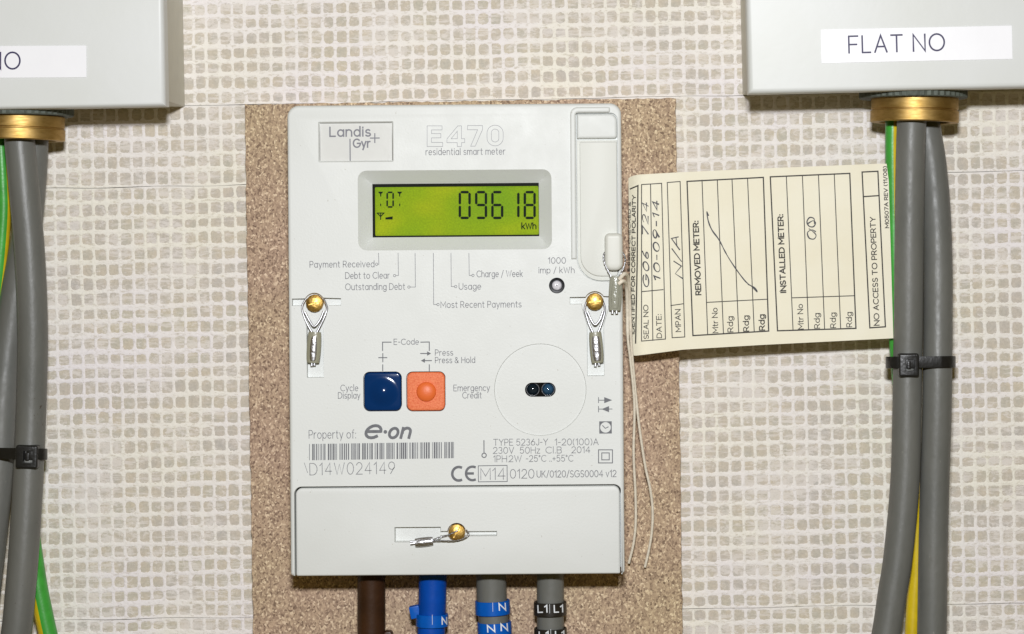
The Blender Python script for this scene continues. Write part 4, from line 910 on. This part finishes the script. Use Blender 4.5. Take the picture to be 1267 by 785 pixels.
mb = MB(); k = u * (1 - 74 / D); lathe(mb, W(459.5, 786.5, 74), Vector((0, 0, -1)), [(17.4 * k, 7 * k), (17.4 * k, 0), (19.6 * k, 0), (20 * k, .8 * k), (20 * k, 14 * k), (17.4 * k, 14 * k), (17.4 * k, 7 * k)], 40); mb.build('ring', 'marker_brown', rt)
mb = MB(); tm = plane_map(74); solid(mb, rrect(475, 780.5, 486, 795, (4, 4, 1, 1), 4), -7, 7, tm, bev=1.5, seg=3, back=True); mb.build('tab', 'marker_brown', rt)

# ------------------------------------------------------------------ cable ties
def tie(label, loop, y_mid, hgt, head, slope=0.0):
    """loop: [(x,d)] closed outline round the bundle, head (x0,y0,x1,y1,d)"""
    rt = empty('cable_tie', W((head[0] + head[2]) / 2, head[3], head[4]), label, 'cable tie', 'black cable ties round the cable pairs')
    n = len(loop); P2 = catmull([Vector((x, d, 0)) for x, d in loop + loop[:1]], 8)[:-1]
    mb = MB(); rows = []; m_ = len(P2)
    for i, p in enumerate(P2):
        t = (P2[(i + 1) % m_] - P2[i - 1]).normalized(); nn = Vector((t.y, -t.x, 0))
        yy = y_mid + (p.x - loop[0][0]) * slope
        for off, ds in ((0, -.5), (1.6, -.5), (1.9, -.4), (1.9, .4), (1.6, .5), (0, .5)):
            v = p + nn * off; rows.append(W(v.x, yy + ds * hgt, v.y))
    fs = [(i * 6 + j, ((i + 1) % m_) * 6 + j, ((i + 1) % m_) * 6 + (j + 1) % 6, i * 6 + (j + 1) % 6) for i in range(m_) for j in range(6)]
    mb.add(rows, fs); mb.build('strap', 'tie_black', rt, sharp=50)
    x0, y0, x1, y1, d = head; hm = plane_map(d, slope * -57, ((x0 + x1) / 2, (y0 + y1) / 2)); w_, h2 = x1 - x0, y1 - y0
    mb = MB(); hole = rrect(x0 + w_ * .36, y0 + h2 * .24, x1 - w_ * .22, y1 - h2 * .24, 1, 2)
    solid(mb, rrect(x0, y0, x1, y1, 3, 4), -14, 3, hm, bev=2.2, seg=3, holes=[(hole, 9, .6, True, 0)], back=True); ho = mb.build('head', 'tie_black', rt)
    mb = MB(); solid(mb, rrect(x0 + w_ * .42, y0 + h2 * .34, x1 - w_ * .40, y1 - h2 * .34, .8, 2), -6, 1.2, hm, bev=.6, seg=2); mb.build('pawl', 'tie_black', ho)
def around(c1, c2, n=9):      # outline round two circles (x,d,r), left one first
    (ax, ad, ar), (bx, bd, br) = c1, c2; th = math.degrees(math.atan2(bd - ad, bx - ax)); pts = []
    for k in range(n): t = R(th + 90 + 180 * k / (n - 1)); pts.append((ax + ar * math.cos(t), ad + ar * math.sin(t)))
    for k in range(n): t = R(th - 90 + 180 * k / (n - 1)); pts.append((bx + br * math.cos(t), bd + br * math.sin(t)))
    return pts
tie('black cable tie binding the left cables, level with the meter buttons and below', around((0, 62, 20), (37, 87, 20)), 561, 14, (19.5, 551, 47, 580, 108), .02)
tie('black cable tie binding the right pair of cables just below the paper tag', around((1121, 84, 23.5), (1160.2, 86, 20.5)), 448.6, 14.5, (1112, 437.5, 1137, 466.5, 110), -.01)

for o in bpy.data.objects:
    if '_o' in o: del o['_o']
